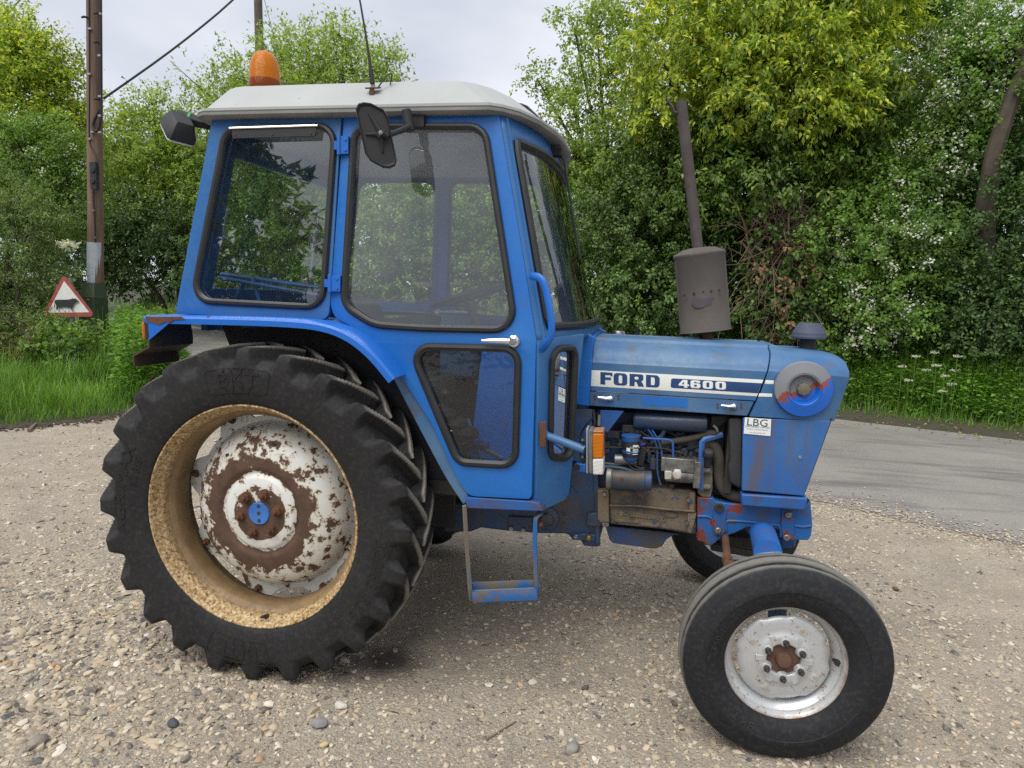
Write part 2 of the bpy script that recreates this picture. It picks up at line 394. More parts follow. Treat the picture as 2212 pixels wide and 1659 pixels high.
yard = [(14, -16), (-14, -16), (-14, -3), (-8.0, .6), (-6.2, 2.2), (-5.35, 2.9), (-4.75, 4.05), (-4.9, 5.2), (-5.6, 6.6), (-6.6, 8.1), (-7.8, 9.35)]
yo = [(x, y) for x, y in yard]+[(x+.45, y+.8) for x, y in NEAR[::-1] if x > -7.5]+[(16, -7)]
structure(B().prism([Vector((x, y, 0.)) for x, y in yo], (0, 0, -.04)).build('gravel_yard', ym.m, None, 0, 0))
# road
rm = M('worn_tarmac', .88)
fine = voro(rm, 210); base = rm.mix(rm.ramp(rm.noise(.9, 6, .6), [(.35, 0.), (.65, 1.)]), (.225, .212, .193), (.160, .151, .140))
base = rm.mix(rm.ramp(sep1(rm, fine.outputs['Color'])[0], [(.72, 0.), (.9, .45)]), base, (.44, .41, .35))
mpv = rm.n('ShaderNodeMapping'); mpv.inputs['Rotation'].default_value = (0, 0, R(-28)); mpv.inputs['Scale'].default_value = (.35, 2.2, 1); rm.l(rm.co, mpv.inputs[0])
base = rm.mix(rm.ramp(rm.noise(1.6, 6, .62, mpv.outputs[0]), [(.52, 0.), (.68, .7)]), base, (.085, .08, .075))
base = rm.mix(rm.ramp(rm.noise(5, 7, .7, mpv.outputs[0]), [(.60, 0.), (.7, .5)]), base, (.27, .235, .18))
rm.color(base); rm.bump(fine.outputs['Distance'], .35, .004)
rd = B(); n_ = min(len(NEAR), len(FAR))
def samp(pl, k, n): 
    f_ = k/(n-1)*(len(pl)-1); i = min(len(pl)-2, int(f_)); t_ = f_-i; return Vector((pl[i][0]*(1-t_)+pl[i+1][0]*t_, pl[i][1]*(1-t_)+pl[i+1][1]*t_, 0))
NR = 70; rows = []
for k in range(NR):
    a, b_ = samp(NEAR, k, NR), samp(FAR, k, NR); jit = mnoise.noise(Vector((k*.9, 3, 0)))*.10
    rows.append([a+(a-b_).normalized()*jit+Vector((0, 0, .004)), a.lerp(b_, .3)+Vector((0, 0, .03)), a.lerp(b_, .7)+Vector((0, 0, .03)), b_+Vector((0, 0, .004))])
vs_, fs_ = [v for r_ in rows for v in r_], []
for k in range(NR-1):
    for j in range(3): fs_.append((k*4+j, k*4+j+1, k*4+j+5, k*4+j+4))
structure(rd.add(vs_, fs_).build('road', rm.m, None, 0, 60))
# soil margin and bank beyond the road
bm_ = M('bank_soil', .95); bm_.color(bm_.mix(bm_.ramp(bm_.noise(4, 6, .65), [(.4, 0.), (.65, 1.)]), (.060, .045, .032), (.035, .042, .018))); bm_.bump(bm_.noise(14, 5, .7), .7, .03)
vs_, fs_ = [], []
offs = [(-.15, .008), (.25, .03), (.55, .10), (1.1, .34), (1.9, .62), (3.2, .85), (6, 1.0), (14, 1.1)]
for k in range(NR):
    a, b_ = samp(NEAR, k, NR), samp(FAR, k, NR); d_ = (b_-a).normalized()
    for o_, z in offs: p = b_+d_*o_; vs_.append(Vector((p.x, p.y, z*(1+.25*mnoise.noise(p*.7)))))
w_ = len(offs)
for k in range(NR-1):
    for j in range(w_-1): fs_.append((k*w_+j, k*w_+j+1, (k+1)*w_+j+1, (k+1)*w_+j))
structure(B().add(vs_, fs_).build('bank', bm_.m, None, 0, 80))
# left verge mound
vs_, fs_ = [], []
LV = [(-14, -3), (-8.0, .6), (-6.2, 2.2), (-5.35, 2.9), (-4.75, 4.05), (-4.9, 5.2), (-5.6, 6.6), (-6.6, 8.1), (-7.8, 9.35), (-13, 12.6)]
LV = sm2(LV)
cen_ = Vector((-14, 6, 0))
for k, (x, y) in enumerate(LV):
    p = Vector((x, y, 0)); d_ = (cen_-p).normalized()
    for o_, z in ((-.12, .006), (.3, .05), (.8, .12), (2, .2), (4.5, .3)): q = p+d_*o_; vs_.append(Vector((q.x, q.y, z)))
for k in range(len(LV)-1):
    for j in range(4): fs_.append((k*5+j, k*5+j+1, (k+1)*5+j+1, (k+1)*5+j))
structure(B().add(vs_, fs_).build('verge', bm_.m, None, 0, 80))

# ------------------------------------------------------------------ loose stones
rng = np.random.default_rng(7)
def ico():
    t_ = (1+5**.5)/2
    v = np.array([(-1, t_, 0), (1, t_, 0), (-1, -t_, 0), (1, -t_, 0), (0, -1, t_), (0, 1, t_), (0, -1, -t_), (0, 1, -t_), (t_, 0, -1), (t_, 0, 1), (-t_, 0, -1), (-t_, 0, 1)], float); v /= np.linalg.norm(v[0])
    f = np.array([(0, 11, 5), (0, 5, 1), (0, 1, 7), (0, 7, 10), (0, 10, 11), (1, 5, 9), (5, 11, 4), (11, 10, 2), (10, 7, 6), (7, 1, 8), (3, 9, 4), (3, 4, 2), (3, 2, 6), (3, 6, 8), (3, 8, 9), (4, 9, 5), (2, 4, 11), (6, 2, 10), (8, 6, 7), (9, 8, 1)]); return v, f
IV, IF = ico()
def in_poly(x, y, poly):
    r_ = np.zeros(len(x), bool); j = len(poly)-1
    for i in range(len(poly)):
        xi, yi = poly[i]; xj, yj = poly[j]; hit = ((yi > y) != (yj > y)) & (x < (xj-xi)*(y-yi)/(yj-yi+1e-12)+xi); r_ ^= hit; j = i
    return r_
def fieldnoise(x, y, s, seed):
    r_ = np.random.default_rng(seed); o_ = 0
    for k in range(6):
        a = r_.uniform(0, 6.28); f_ = s*r_.uniform(.6, 2.2); o_ = o_+np.sin((x*math.cos(a)+y*math.sin(a))*f_+r_.uniform(0, 6.28))
    return o_/6**.5
def stones(name, x, y, size, mat, z0=0.):
    n = len(x); ang = rng.uniform(0, 6.28, n); el = rng.uniform(.75, 1.5, n); fl = rng.uniform(.35, .75, n)
    v = IV[None]*(1+rng.uniform(-.34, .30, (n, len(IV), 1)))
    sx_, sy_, sz_ = size*el, size/el**.5, size*fl
    vx, vy_, vz = v[..., 0]*sx_[:, None], v[..., 1]*sy_[:, None], v[..., 2]*sz_[:, None]
    tl = rng.uniform(-.35, .35, n)[:, None]; vz = vz+vx*tl
    ca, sa = np.cos(ang)[:, None], np.sin(ang)[:, None]
    V = np.stack([vx*ca-vy_*sa+x[:, None], vx*sa+vy_*ca+y[:, None], vz+(sz_*rng.uniform(-.40, .45, n))[:, None]+z0], -1)
    F_ = (IF[None]+(np.arange(n)*len(IV))[:, None, None]).reshape(-1, 3)
    me = npmesh(name, V, F_); me.set_sharp_from_angle(angle=R(50)); me.materials.append(mat); o = bpy.data.objects.new(name, me); COL.objects.link(o); return stuff(o)
sm_ = M('flint_pebbles', .82)
ge = sm_.n('ShaderNodeNewGeometry'); cst = sm_.ramp(ge.outputs['Random Per Island'], [(0., (.045, .048, .056)), (.10, (.125, .118, .11)), (.22, (.225, .192, .148)), (.42, (.30, .250, .180)), (.62, (.36, .305, .222)), (.82, (.42, .365, .275)), (.94, (.46, .43, .37)), (.965, (.33, .20, .09)), (1., (.58, .56, .52))])
cst = sm_.mix(sm_.ramp(sm_.noise(60, 4, .7), [(.45, 0.), (.7, .5)]), cst, (.30, .262, .20)); hs_ = sm_.n('ShaderNodeMix', data_type='RGBA', blend_type='MULTIPLY'); hs_.inputs[0].default_value = 1.; sm_.l(cst, hs_.inputs[6]); hs_.inputs[7].default_value = (1.18, 1.15, 1.12, 1); sm_.color(hs_.outputs[2]); sm_.bump(sm_.noise(150, 3), .2, .002)
N_ = 400000
x = rng.uniform(-6.5, 6.5, N_); y = rng.uniform(-2.6, 8, N_)
yp = [(q[0], q[1]) for q in yo]
ok = in_poly(x, y, yp)
dx_, dy_ = x-CAM.x, y-CAM.y; dist = np.sqrt(dx_**2+dy_**2)
fwdx, fwdy = math.sin(YAW), math.cos(YAW); fd = dx_*fwdx+dy_*fwdy; lat = dx_*fwdy-dy_*fwdx
ok &= (fd > .9) & (np.abs(lat) < fd*.95+.6)
dens = np.clip(1.2-dist/8., .14, 1)*np.clip(.5+.45*fieldnoise(x, y, 1.5, 3), .10, 1.2)
bed = np.clip(1-np.hypot((x+.9)/1.8, (y+1.0)/1.1), 0, 1); dens = dens+bed*1.8
ok &= rng.uniform(0, 1, N_) < dens*np.clip(np.hypot((x-OIL.x)*.8, y-OIL.y)/.16-.3, .08, 1)
x, y, dist = x[ok], y[ok], dist[ok]
size = (.0045+.0065*rng.gamma(1.5, .55, len(x)))*np.clip(.8+dist*.05, .8, 1.3); size = np.minimum(size, .024)*.80
bed = np.clip(1-np.hypot((x+.9)/1.8, (y+1.0)/1.1), 0, 1); size = size*(1+.45*bed)
nr = dist < 3.9
stones('gravel', x[nr], y[nr], size[nr], sm_.m)
IV0, IF0 = IV, IF
IV = np.array([(1, 0, 0), (-1, 0, 0), (0, 1, 0), (0, -1, 0), (0, 0, 1), (0, 0, -1)], float); IF = np.array([(0, 2, 4), (2, 1, 4), (1, 3, 4), (3, 0, 4), (2, 0, 5), (1, 2, 5), (3, 1, 5), (0, 3, 5)])
stones('gravel', x[~nr], y[~nr], size[~nr]*1.15, sm_.m)
# band of pebbles and dirt along the road edge, scattered stones on the road
n = 9000; t_ = rng.uniform(0, .62, n); pk = np.array([samp(NEAR, 1+k*(NR-2)*1., NR)[:2] for k in t_]); off = rng.normal(0, .30, n)
stones('road_edge_gravel', pk[:, 0]-off*.3, pk[:, 1]-.05+off, rng.uniform(.005, .014, n), sm_.m, np.interp(off, [-.1, 0, 1.4], [.001, .007, .03])[:, None])
n = 2600; LVn = np.array(sm2([(-8.0, .6), (-6.2, 2.2), (-5.35, 2.9), (-4.75, 4.05), (-4.9, 5.2), (-5.6, 6.6), (-6.6, 8.1), (-7.8, 9.35)])); ii = rng.uniform(0, len(LVn)-1.001, n); i0_ = ii.astype(int); tt = (ii-i0_)[:, None]; pm = LVn[i0_]*(1-tt)+LVn[i0_+1]*tt+rng.normal(0, .13, (n, 2))+np.array([.06, -.05])
stones('mud_clods', pm[:, 0], pm[:, 1], rng.uniform(.008, .04, n)*rng.uniform(.4, 1, n), plain('dark_mud', (.075, .056, .038), .95, 0, .5, 14, 30), .01)
# bigger stones one can pick out
BS = [((480, 1390), .040, (.25, .23, .20), 'stone', 'largest rough grey flint lying left of the big rear tyre'),
      ((1237, 1620), .030, (.27, .26, .23), 'stone', 'pale rounded stone at the bottom edge below the open step'),
      ((374, 1567), .024, (.075, .08, .09), 'stone', 'dark blue grey flint in the gravel bed at lower left'),
      ((700, 1612), .017, (.50, .40, .22), 'stone', 'yellowish stone chip at the bottom left of centre'),
      ((1935, 1275), .020, (.17, .09, .055), 'stone', 'reddish brown clod on the gravel right of the front tyre'),
      ((690, 1568), .030, (.25, .245, .24), 'stone', 'grey split flint below the rear wheel'),
      ((80, 1610), .034, (.27, .235, .19), 'stone', 'round brown pebble in the bottom left corner'),
      ((736, 1528), .024, (.56, .53, .47), 'stone', 'white round pebble below the rear tyre')]
for i, ((px, py), s_, col, nm, lab) in enumerate(BS):
    p = G(px, py); r_ = np.random.default_rng(50+i)
    bmv = bmesh.new(); bmesh.ops.create_icosphere(bmv, subdivisions=2, radius=1)
    for v in bmv.verts:
        k = 1+.28*mnoise.noise(v.co*1.3+Vector((i*7, 0, 0)))+.10*mnoise.noise(v.co*3.5+Vector((0, i*5, 0))); v.co = Vector((v.co.x*s_*1.15*k, v.co.y*s_*.85*k, v.co.z*s_*.62*k))
    me = bpy.data.meshes.new('stone'); bmv.to_mesh(me); bmv.free(); me.polygons.foreach_set('use_smooth', [True]*len(me.polygons)); me.set_sharp_from_angle(angle=R(38))
    o = link('stone', me, None, plain('flint_%d' % i, col, .85, 0, .4, 25, 60)); o.location = (p.x, p.y, s_*.38); o.rotation_euler = (0, 0, i*1.3); tag(o, lab, 'stone')

# ------------------------------------------------------------------ foliage
def leafmat(name, c_lo, c_mid, c_hi, trans=.32, rough=.5, patch=(.72, 1.2)):
    a = M(name, rough, 0, .35); ge = a.n('ShaderNodeNewGeometry')
    c = a.ramp(ge.outputs['Random Per Island'], [(0., c_lo), (.5, c_mid), (1., c_hi)])
    tone = a.ramp(a.noise(1.1, 3, .6), [(.32, patch[0]), (.68, patch[1])])
    mm = a.n('ShaderNodeMix', data_type='RGBA', blend_type='MULTIPLY'); mm.inputs[0].default_value = 1.; a.l(c, mm.inputs[6]); a.l(tone, mm.inputs[7])
    a.color(mm.outputs[2]); tr = a.n('ShaderNodeBsdfTranslucent'); hv = a.n('ShaderNodeMix', data_type='RGBA', blend_type='MULTIPLY'); hv.inputs[0].default_value = 1.
    a.l(mm.outputs[2], hv.inputs[6]); hv.inputs[7].default_value = (1.5, 1.5, .7, 1); a.l(hv.outputs[2], tr.inputs[0])
    ms = a.n('ShaderNodeMixShader'); ms.inputs[0].default_value = trans; a.l(a.b.outputs[0], ms.inputs[1]); a.l(tr.outputs[0], ms.inputs[2]); a.l(ms.outputs[0], a.out.inputs[0]); return a.m
LM = dict(
 yellow=leafmat('yellow_green_leaves', (0.083, 0.154, 0.018), (0.220, 0.314, 0.033), (0.550, 0.550, 0.055), .40, .42, (.92, 1.4)),
 fresh=leafmat('fresh_green_leaves', (0.142, 0.218, 0.038), (0.252, 0.361, 0.054), (0.382, 0.481, 0.093), .42),
 mid=leafmat('mid_green_leaves', (0.060, 0.132, 0.024), (0.120, 0.216, 0.036), (0.216, 0.336, 0.060), .36),
 dark=leafmat('dark_green_leaves', (0.021, 0.057, 0.014), (0.048, 0.103, 0.021), (0.108, 0.185, 0.039), .28, .4),
 ivy=leafmat('ivy_leaves', (0.029, 0.072, 0.016), (0.072, 0.138, 0.027), (0.177, 0.265, 0.050), .25, .38),
 ivy2=leafmat('glossy_ivy_leaves', (0.036, 0.090, 0.014), (0.102, 0.186, 0.029), (0.240, 0.324, 0.048), .28, .38),
 haw=leafmat('hawthorn_leaves', (0.065, 0.147, 0.023), (0.129, 0.244, 0.037), (0.221, 0.340, 0.065), .36),
 con=leafmat('conifer_sprays', (0.058, 0.114, 0.031), (0.114, 0.187, 0.046), (0.270, 0.333, 0.083), .25, .6),
 bark=plain('grey_brown_bark', (.085, .068, .05), .9, 0, .45, 6, 30),
 white=leafmat('white_blossom', (.62, .62, .54), (.72, .72, .66), (.8, .8, .75), .3, .7, (.9, 1.)),
 dead=leafmat('dead_brown_leaves', (.11, .065, .032), (.17, .10, .05), (.24, .16, .085), .15, .8),
 grass=leafmat('verge_grass', (0.077, 0.176, 0.022), (0.143, 0.286, 0.039), (0.253, 0.418, 0.077), .38, .5, (.7, 1.15)),
 weed=leafmat('nettle_leaves', (0.063, 0.155, 0.021), (0.121, 0.253, 0.034), (0.207, 0.368, 0.063), .34))
def unit(v): return v/np.maximum(np.linalg.norm(v, axis=-1, keepdims=True), 1e-9)
def leaves(name, pos, d, nrm, ln, wd, mat, parent, base, fold=.25, tri=False):
    d = unit(d); s_ = unit(np.cross(d, nrm)); u = np.cross(s_, d); n = len(pos)
    pos = pos-np.asarray(base)[None]
    ln = ln[:, None]; wd = wd[:, None]; mid_ = pos+d*ln*.42
    if tri:
        V = np.stack([pos+s_*wd*.5, pos+d*ln, pos-s_*wd*.5], 1); F_ = np.arange(n*3).reshape(-1, 3)
    else: V = np.stack([pos, mid_+s_*wd*.5+u*wd*fold, pos+d*ln-u*ln*.12, mid_-s_*wd*.5+u*wd*fold], 1)
    if not tri: F_ = (np.array([[0, 1, 2], [0, 2, 3]])[None]+(np.arange(n)*4)[:, None, None]).reshape(-1, 3)
    me = npmesh(name, V, F_, False); me.materials.append(mat); o = bpy.data.objects.new(name, me); COL.objects.link(o)
    if parent is not None: o.parent = parent
    return o
def blob(px, py, Y, rx, rz, ry=None):
    p = P(px, py, Y); dep = (p-CAM).dot(FWD); return (np.array(p), np.array((rx*dep/FOC, (ry if ry else max(rx, rz)*.8*dep/FOC), rz*dep/FOC)))
def crown(rg, blobs, n_twigs, per, twig_l, shell=.5, droop=.2, upw=.2, lump=.22):
    wts = np.array([(r_[0]*r_[1]*r_[2])**(2/3) for _, r_ in blobs]); wts /= wts.sum(); k = rg.choice(len(blobs), n_twigs, p=wts)
    C_ = np.array([b[0] for b in blobs])[k]; R_ = np.array([b[1] for b in blobs])[k]
    dr = unit(rg.normal(size=(n_twigs, 3))); 
    ph = k*1.7
    lmp = np.sin(dr[:, 0]*5.3+ph)+np.sin(dr[:, 1]*6.1+ph*2)+np.sin(dr[:, 2]*5.7+ph*3)+.8*np.sin(dr[:, 0]*11+dr[:, 2]*9+ph)
    rad = (1-shell*rg.beta(1., 1.6, n_twigs))*(1+lump*lmp/2)
    o_ = C_+dr*R_*rad[:, None]; td = unit(dr*.8+np.array([0, 0, upw-droop])+rg.normal(size=(n_twigs, 3))*.55)
    t_ = rg.uniform(0, 1, (n_twigs, per)); L_ = twig_l*rg.uniform(.5, 1.4, n_twigs)
    pos = o_[:, None]+td[:, None]*(t_*L_[:, None])[..., None]+rg.normal(size=(n_twigs, per, 3))*(.13*twig_l)
    ld = unit(td[:, None]*.6+rg.normal(size=(n_twigs, per, 3))*.6-np.array([0, 0, droop])); ln_ = unit(np.array([-.12, -.40, .75])+dr[:, None]*.5+rg.normal(size=(n_twigs, per, 3))*.34)
    return pos.reshape(-1, 3), ld.reshape(-1, 3), ln_.reshape(-1, 3), o_, td
def tree(name, label, cat, base, blobs, mat, n_leaf, ll, lw, per=24, twig=.45, droop=.2, upw=.2, shell=.5, trunk=.16, seed=1, group=None, flowers=0, limbs=14, lump=.22, trunk_path=None, fl_blobs=None, bare=0, fsize=.045, extra=None):
    rg = np.random.default_rng(seed); base = Vector(base); t = thing(name, label, cat, base, group)
    nt2 = max(4, n_leaf//per); pos, ld, ln_, o_, td = crown(rg, blobs, nt2, per, twig, shell, droop, upw, lump)
    n = len(pos); sz = rg.uniform(.6, 1.3, n)
    leaves('crown', pos, ld, ln_, ll*sz, lw*sz, mat, t, base, .25, min(b[0][1] for b in blobs) > 14.5 or base.y < -5)
    if extra:
        eb, em, en, el, ew, ed_ = extra; p2, l2, n2, o2, t2 = crown(rg, eb, en//per, per, twig, shell, ed_, upw, lump); s2_ = rg.uniform(.6, 1.3, len(p2)); leaves('lower_crown', p2, l2, n2, el*s2_, ew*s2_, em, t, base); blobs = blobs+eb
    tb = B(); tops = [Vector(b[0]) for b in blobs]; cc_ = sum(tops, Vector())/len(tops)
    hub = (trunk_path[-1] if trunk_path else base.lerp(cc_, .45)) - base
    tb.tube([p-base for p in trunk_path] if trunk_path else [Vector((0, 0, -.1)), hub*.5+Vector((.05, 0, 0)), hub], [trunk, trunk*.8, trunk*.6][:3] if not trunk_path else list(np.linspace(trunk, trunk*.6, len(trunk_path))), 9)
    tb.build('trunk', LM['bark'], t)
    lb = B()
    for b in tops:
        e_ = b-base; mid_ = hub.lerp(e_, .5)+Vector(rg.normal(size=3)*.18); lb.tube([hub, mid_, e_], [trunk*.5, trunk*.3, trunk*.10], 6)
    for j in rg.choice(len(o_), min(limbs*4, len(o_)), replace=False):
        e_ = Vector(o_[j])-base; nb2 = min(tops, key=lambda q: (q-base-e_).length)-base; lb.tube([nb2.lerp(e_, .15), nb2.lerp(e_, .6)+Vector(rg.normal(size=3)*.1), e_+Vector(td[j])*twig*.6], [trunk*.14, trunk*.08, trunk*.03], 4)
    stuff(lb.build('branches', LM['bark'], t))
    if flowers:
        fp, fd_, fn, _, _ = crown(rg, fl_blobs or blobs, max(3, flowers//14), 14, .28, .22, 0, .2, lump); sz = rg.uniform(.6, 1.2, len(fp))
        stuff(leaves('blossom', fp+np.array([0, -.05, .03]), fd_, fn, sz*fsize, sz*fsize*.9, LM['white'], t, base))
    return t
def gz(p): return Vector((p.x, p.y, .3))
# right hand side, along the far bank
Yh = 9.3
tree('ivy_tree', 'big yellow green ivy covered tree above the exhaust and bonnet', 'tree', (4.1, 9.6, .6),
     [blob(1560, 130, Yh, 200, 130), blob(1740, 90, Yh, 190, 150), blob(1460, 200, Yh, 110, 90), blob(1660, 230, 9.0, 170, 90), blob(1800, 190, 9.2, 110, 100), blob(1610, -60, Yh, 240, 130), blob(1840, -20, 9.8, 130, 120), blob(1690, 170, 8.8, 120, 90)],
     LM['yellow'], 70000, .100, .042, 24, .30, .45, .12, .45, .2, 11, limbs=16, lump=.42, trunk_path=[P(1700, 800, 9.7), P(1690, 600, 9.6), P(1695, 480, 9.5), P(1690, 330, 9.4)],
     extra=([blob(1390, 330, 9.6, 90, 80), blob(1500, 380, 9.3, 120, 90), blob(1650, 380, 9.3, 150, 90), blob(1800, 340, 9.4, 110, 110), blob(1860, 230, 9.8, 70, 130), blob(1560, 300, 9.5, 130, 80)], LM['ivy2'], 34000, .095, .045, .4))
tree('dark_tree', 'tall dark green tree behind and right of the yellow green ivy tree', 'tree', (8.2, 12.5, .8),
     [blob(1930, 120, 12, 120, 170), blob(1960, 340, 12, 120, 120), blob(1990, -40, 12, 130, 110), blob(1870, 430, 11.5, 120, 110)], LM['mid'], 34000, .10, .045, 22, .5, .3, .2, .5, .2, 12)
tree('light_tree', 'light green tree with long feathery branches just right of the white cab roof', 'tree', (1.2, 14.5, .8),
     [blob(1290, 70, 13, 75, 50), blob(1225, 185, 13, 75, 38), blob(1290, 245, 13, 105, 50), blob(1400, 10, 13, 110, 70), blob(1265, 345, 13, 95, 60), blob(1375, 140, 13, 100, 80), blob(1240, 60, 13, 30, 25), blob(1160, 170, 13, 25, 20), blob(1340, 400, 13, 110, 90)], LM['fresh'], 21000, .085, .055, 22, .42, .15, .25, .6, .16, 13, lump=.6)
tree('hawthorn_tree', 'leaning hawthorn tree with white blossom at the right edge of the photo', 'tree', (7.9, 8.9, .7),
     [blob(2120, 170, 9, 100, 100), blob(2190, 60, 9, 90, 60), blob(2130, 320, 9.3, 80, 70), blob(2075, 290, 9, 70, 60), blob(2250, 230, 9, 100, 160), blob(2090, 90, 9.3, 60, 50)], LM['haw'], 34000, .055, .045, 20, .38, .2, .2, .5, .15, 14, flowers=5200, lump=.35,
     trunk_path=[P(2120, 700, 8.7), P(2130, 440, 8.35), P(2148, 330, 8.3), P(2183, 220, 8.3), P(2225, 120, 8.4)])
HG = 'hedge shrubs on the bank across the road'
tree('shrub', 'ivy green shrub between the cab windscreen and the exhaust silencer', 'shrub', gz(P(1370, 700, 9.8)), [blob(1330, 500, 9.8, 105, 130), blob(1330, 640, 9.6, 110, 100), blob(1430, 590, 9.6, 110, 140), blob(1420, 480, 9.9, 90, 90)], LM['ivy'], 44000, .060, .044, 22, .26, .35, .1, .5, .08, 21, HG, lump=.48)
tree('shrub', 'very dark shrub behind the exhaust pipe under the yellow green tree', 'shrub', gz(P(1560, 720, 10.4)), [blob(1560, 540, 10.4, 130, 130), blob(1500, 430, 10.4, 120, 90), blob(1580, 680, 10.3, 120, 80), blob(1660, 470, 10.6, 120, 90)], LM['dark'], 26000, .072, .05, 22, .3, .3, .1, .5, .08, 22, HG, lump=.45)
tree('hawthorn_bush', 'bright green hawthorn bush with white blossom above the round bonnet cover', 'shrub', gz(P(1880, 760, 8.9)), [blob(1840, 540, 8.9, 110, 120), blob(1960, 430, 9, 100, 90), blob(1930, 620, 8.8, 120, 130), blob(1850, 690, 8.7, 100, 80), blob(1990, 540, 9, 90, 110)], LM['haw'], 46000, .055, .042, 22, .27, .2, .2, .5, .07, 23, HG, flowers=3400, lump=.35, fl_blobs=[blob(1900, 600, 8.75, 70, 110), blob(1960, 500, 8.85, 60, 60), blob(1880, 700, 8.6, 60, 60), blob(1990, 390, 8.9, 60, 60)])
tree('shrub', 'dark leafy shrub under the leaning hawthorn at the right edge', 'shrub', gz(P(2110, 770, 8.6)), [blob(2090, 560, 8.7, 120, 150), blob(2190, 480, 8.7, 110, 170), blob(2130, 690, 8.4, 130, 90), blob(2240, 680, 8.3, 110, 120), blob(2060, 420, 9, 90, 90)], LM['dark'], 42000, .056, .038, 22, .28, .2, .2, .5, .08, 24, HG, lump=.48)
# ivy smothered stump with bare brown stems
iv = tree('ivy_stump', 'brown ivy stump with bare stems behind the exhaust silencer', 'tree', gz(P(1690, 740, 9.1)), [blob(1700, 560, 9.1, 70, 120), blob(1720, 680, 9.0, 90, 80), blob(1660, 650, 9.0, 60, 80), blob(1740, 620, 9.0, 50, 90)], LM['ivy'], 9500, .075, .065, 10, .2, .5, .0, .25, .22, 25, limbs=20,
     trunk_path=[P(1700, 790, 9.2), P(1695, 640, 9.25), P(1685, 520, 9.3), P(1690, 400, 9.4)])
rg = np.random.default_rng(5); sb_ = B(); bz = gz(P(1690, 740, 9.1))
for k in range(420):
    px, py = rg.normal(1688, 36), rg.uniform(450, 740); p = P(px, py, 8.75+rg.uniform(-.12, .2))-bz; d_ = Vector(rg.normal(size=3)*.16)
    sb_.tube([p, p+d_+Vector((0, -.05, .10)), p+d_*2+Vector((rg.normal()*.1, 0, -.08))], [.008, .007, .004], 4)
for a, b_ in (((1620, 540), (1580, 420)), ((1735, 420), (1700, 560)), ((1600, 520), (1640, 590)), ((1720, 440), (1735, 400))):
    p, q = P(*a, 8.8)-bz, P(*b_, 8.8)-bz; sb_.tube([p, p.lerp(q, .5)+Vector((.04, 0, .02)), q], [.02, .016, .008], 6)
stuff(sb_.build('bare_stems', plain('pale_brown_stems', (.19, .135, .09), .9, 0, .4, 12), iv))
fp, fd_, fn, _, _ = crown(rg, [blob(1685, 620, 8.75, 60, 130)], 70, 8, .2, .3, .6, 0, .2); stuff(leaves('dead_leaves', fp, fd_, fn, rg.uniform(.05, .09, len(fp)), rg.uniform(.04, .07, len(fp)), LM['dead'], iv, bz))
# behind the cab
tree('light_tree', 'broad light green tree rising behind the white cab roof and orange beacon', 'tree', (-8.5, 19, .8),
     [blob(640, 165, 18, 110, 60), blob(750, 150, 18, 100, 65), blob(560, 185, 18, 100, 45), blob(470, 222, 18, 55, 26), blob(815, 175, 18, 60, 45), blob(660, 95, 18, 60, 45), blob(740, 80, 18, 40, 35), blob(690, 240, 18, 200, 70), blob(425, 200, 18, 24, 14), blob(560, 260, 18, 120, 60), blob(840, 140, 18, 25, 35), blob(590, 110, 18, 30, 40)], LM['fresh'], 34000, .11, .07, 16, .6, .1, .35, .6, .2, 31, lump=.5)
tree('dark_tree', 'deep green tree seen through the rear side window of the cab', 'tree', (-9.0, 15.5, .8), [blob(560, 420, 15, 120, 120), blob(660, 480, 15, 120, 150), blob(520, 560, 15, 110, 90), blob(620, 340, 15, 90, 70)], LM['mid'], 30000, .10, .065, 22, .5, .3, .1, .5, .18, 32, lump=.35)
tree('shrub', 'pale green roadside shrub seen through the cab door window', 'shrub', (-3.3, 13.2, .8), [blob(850, 520, 13, 130, 130), blob(1000, 520, 13, 120, 140), blob(930, 430, 13.3, 130, 90), blob(1100, 540, 13, 110, 130), blob(770, 600, 13, 120, 90), blob(1180, 480, 12.5, 90, 120)], LM['mid'], 42000, .085, .06, 22, .4, .25, .1, .5, .1, 33, HG, lump=.3)
# left hand side
tree('lime_tree', 'tall yellow green tree filling the upper left corner', 'tree', (-13.5, 11.5, .3),
     [blob(70, 160, 11, 100, 90), blob(130, 225, 11, 70, 80), blob(20, 250, 11, 110, 110), blob(150, 320, 11, 55, 70), blob(30, 90, 11, 60, 50), blob(-40, 120, 11, 100, 120), blob(100, 120, 11, 30, 35)], LM['yellow'], 36000, .085, .055, 20, .45, .25, .25, .5, .2, 41, lump=.4)
tree('hawthorn_tree', 'hawthorn with sprays of white blossom left of the wooden pole', 'tree', (-12.2, 10.2, .3), [blob(60, 340, 10, 100, 90), blob(150, 430, 10, 55, 80), blob(30, 430, 10, 80, 70), blob(170, 350, 10, 35, 60)], LM['haw'], 26000, .06, .045, 20, .38, .2, .2, .5, .14, 42, flowers=1500, lump=.35)
tree('light_tree', 'slender fresh green tree between the wooden pole and the cab', 'tree', (-14.5, 18, .5),
     [blob(300, 310, 17, 90, 70), blob(365, 390, 17, 80, 100), blob(265, 410, 17, 70, 110), blob(330, 235, 17, 45, 36), blob(420, 330, 17, 55, 60), blob(430, 430, 17, 50, 80), blob(260, 240, 17, 26, 30), blob(380, 285, 17, 36, 36)], LM['fresh'], 30000, .11, .065, 20, .55, .2, .3, .55, .16, 43, lump=.4)
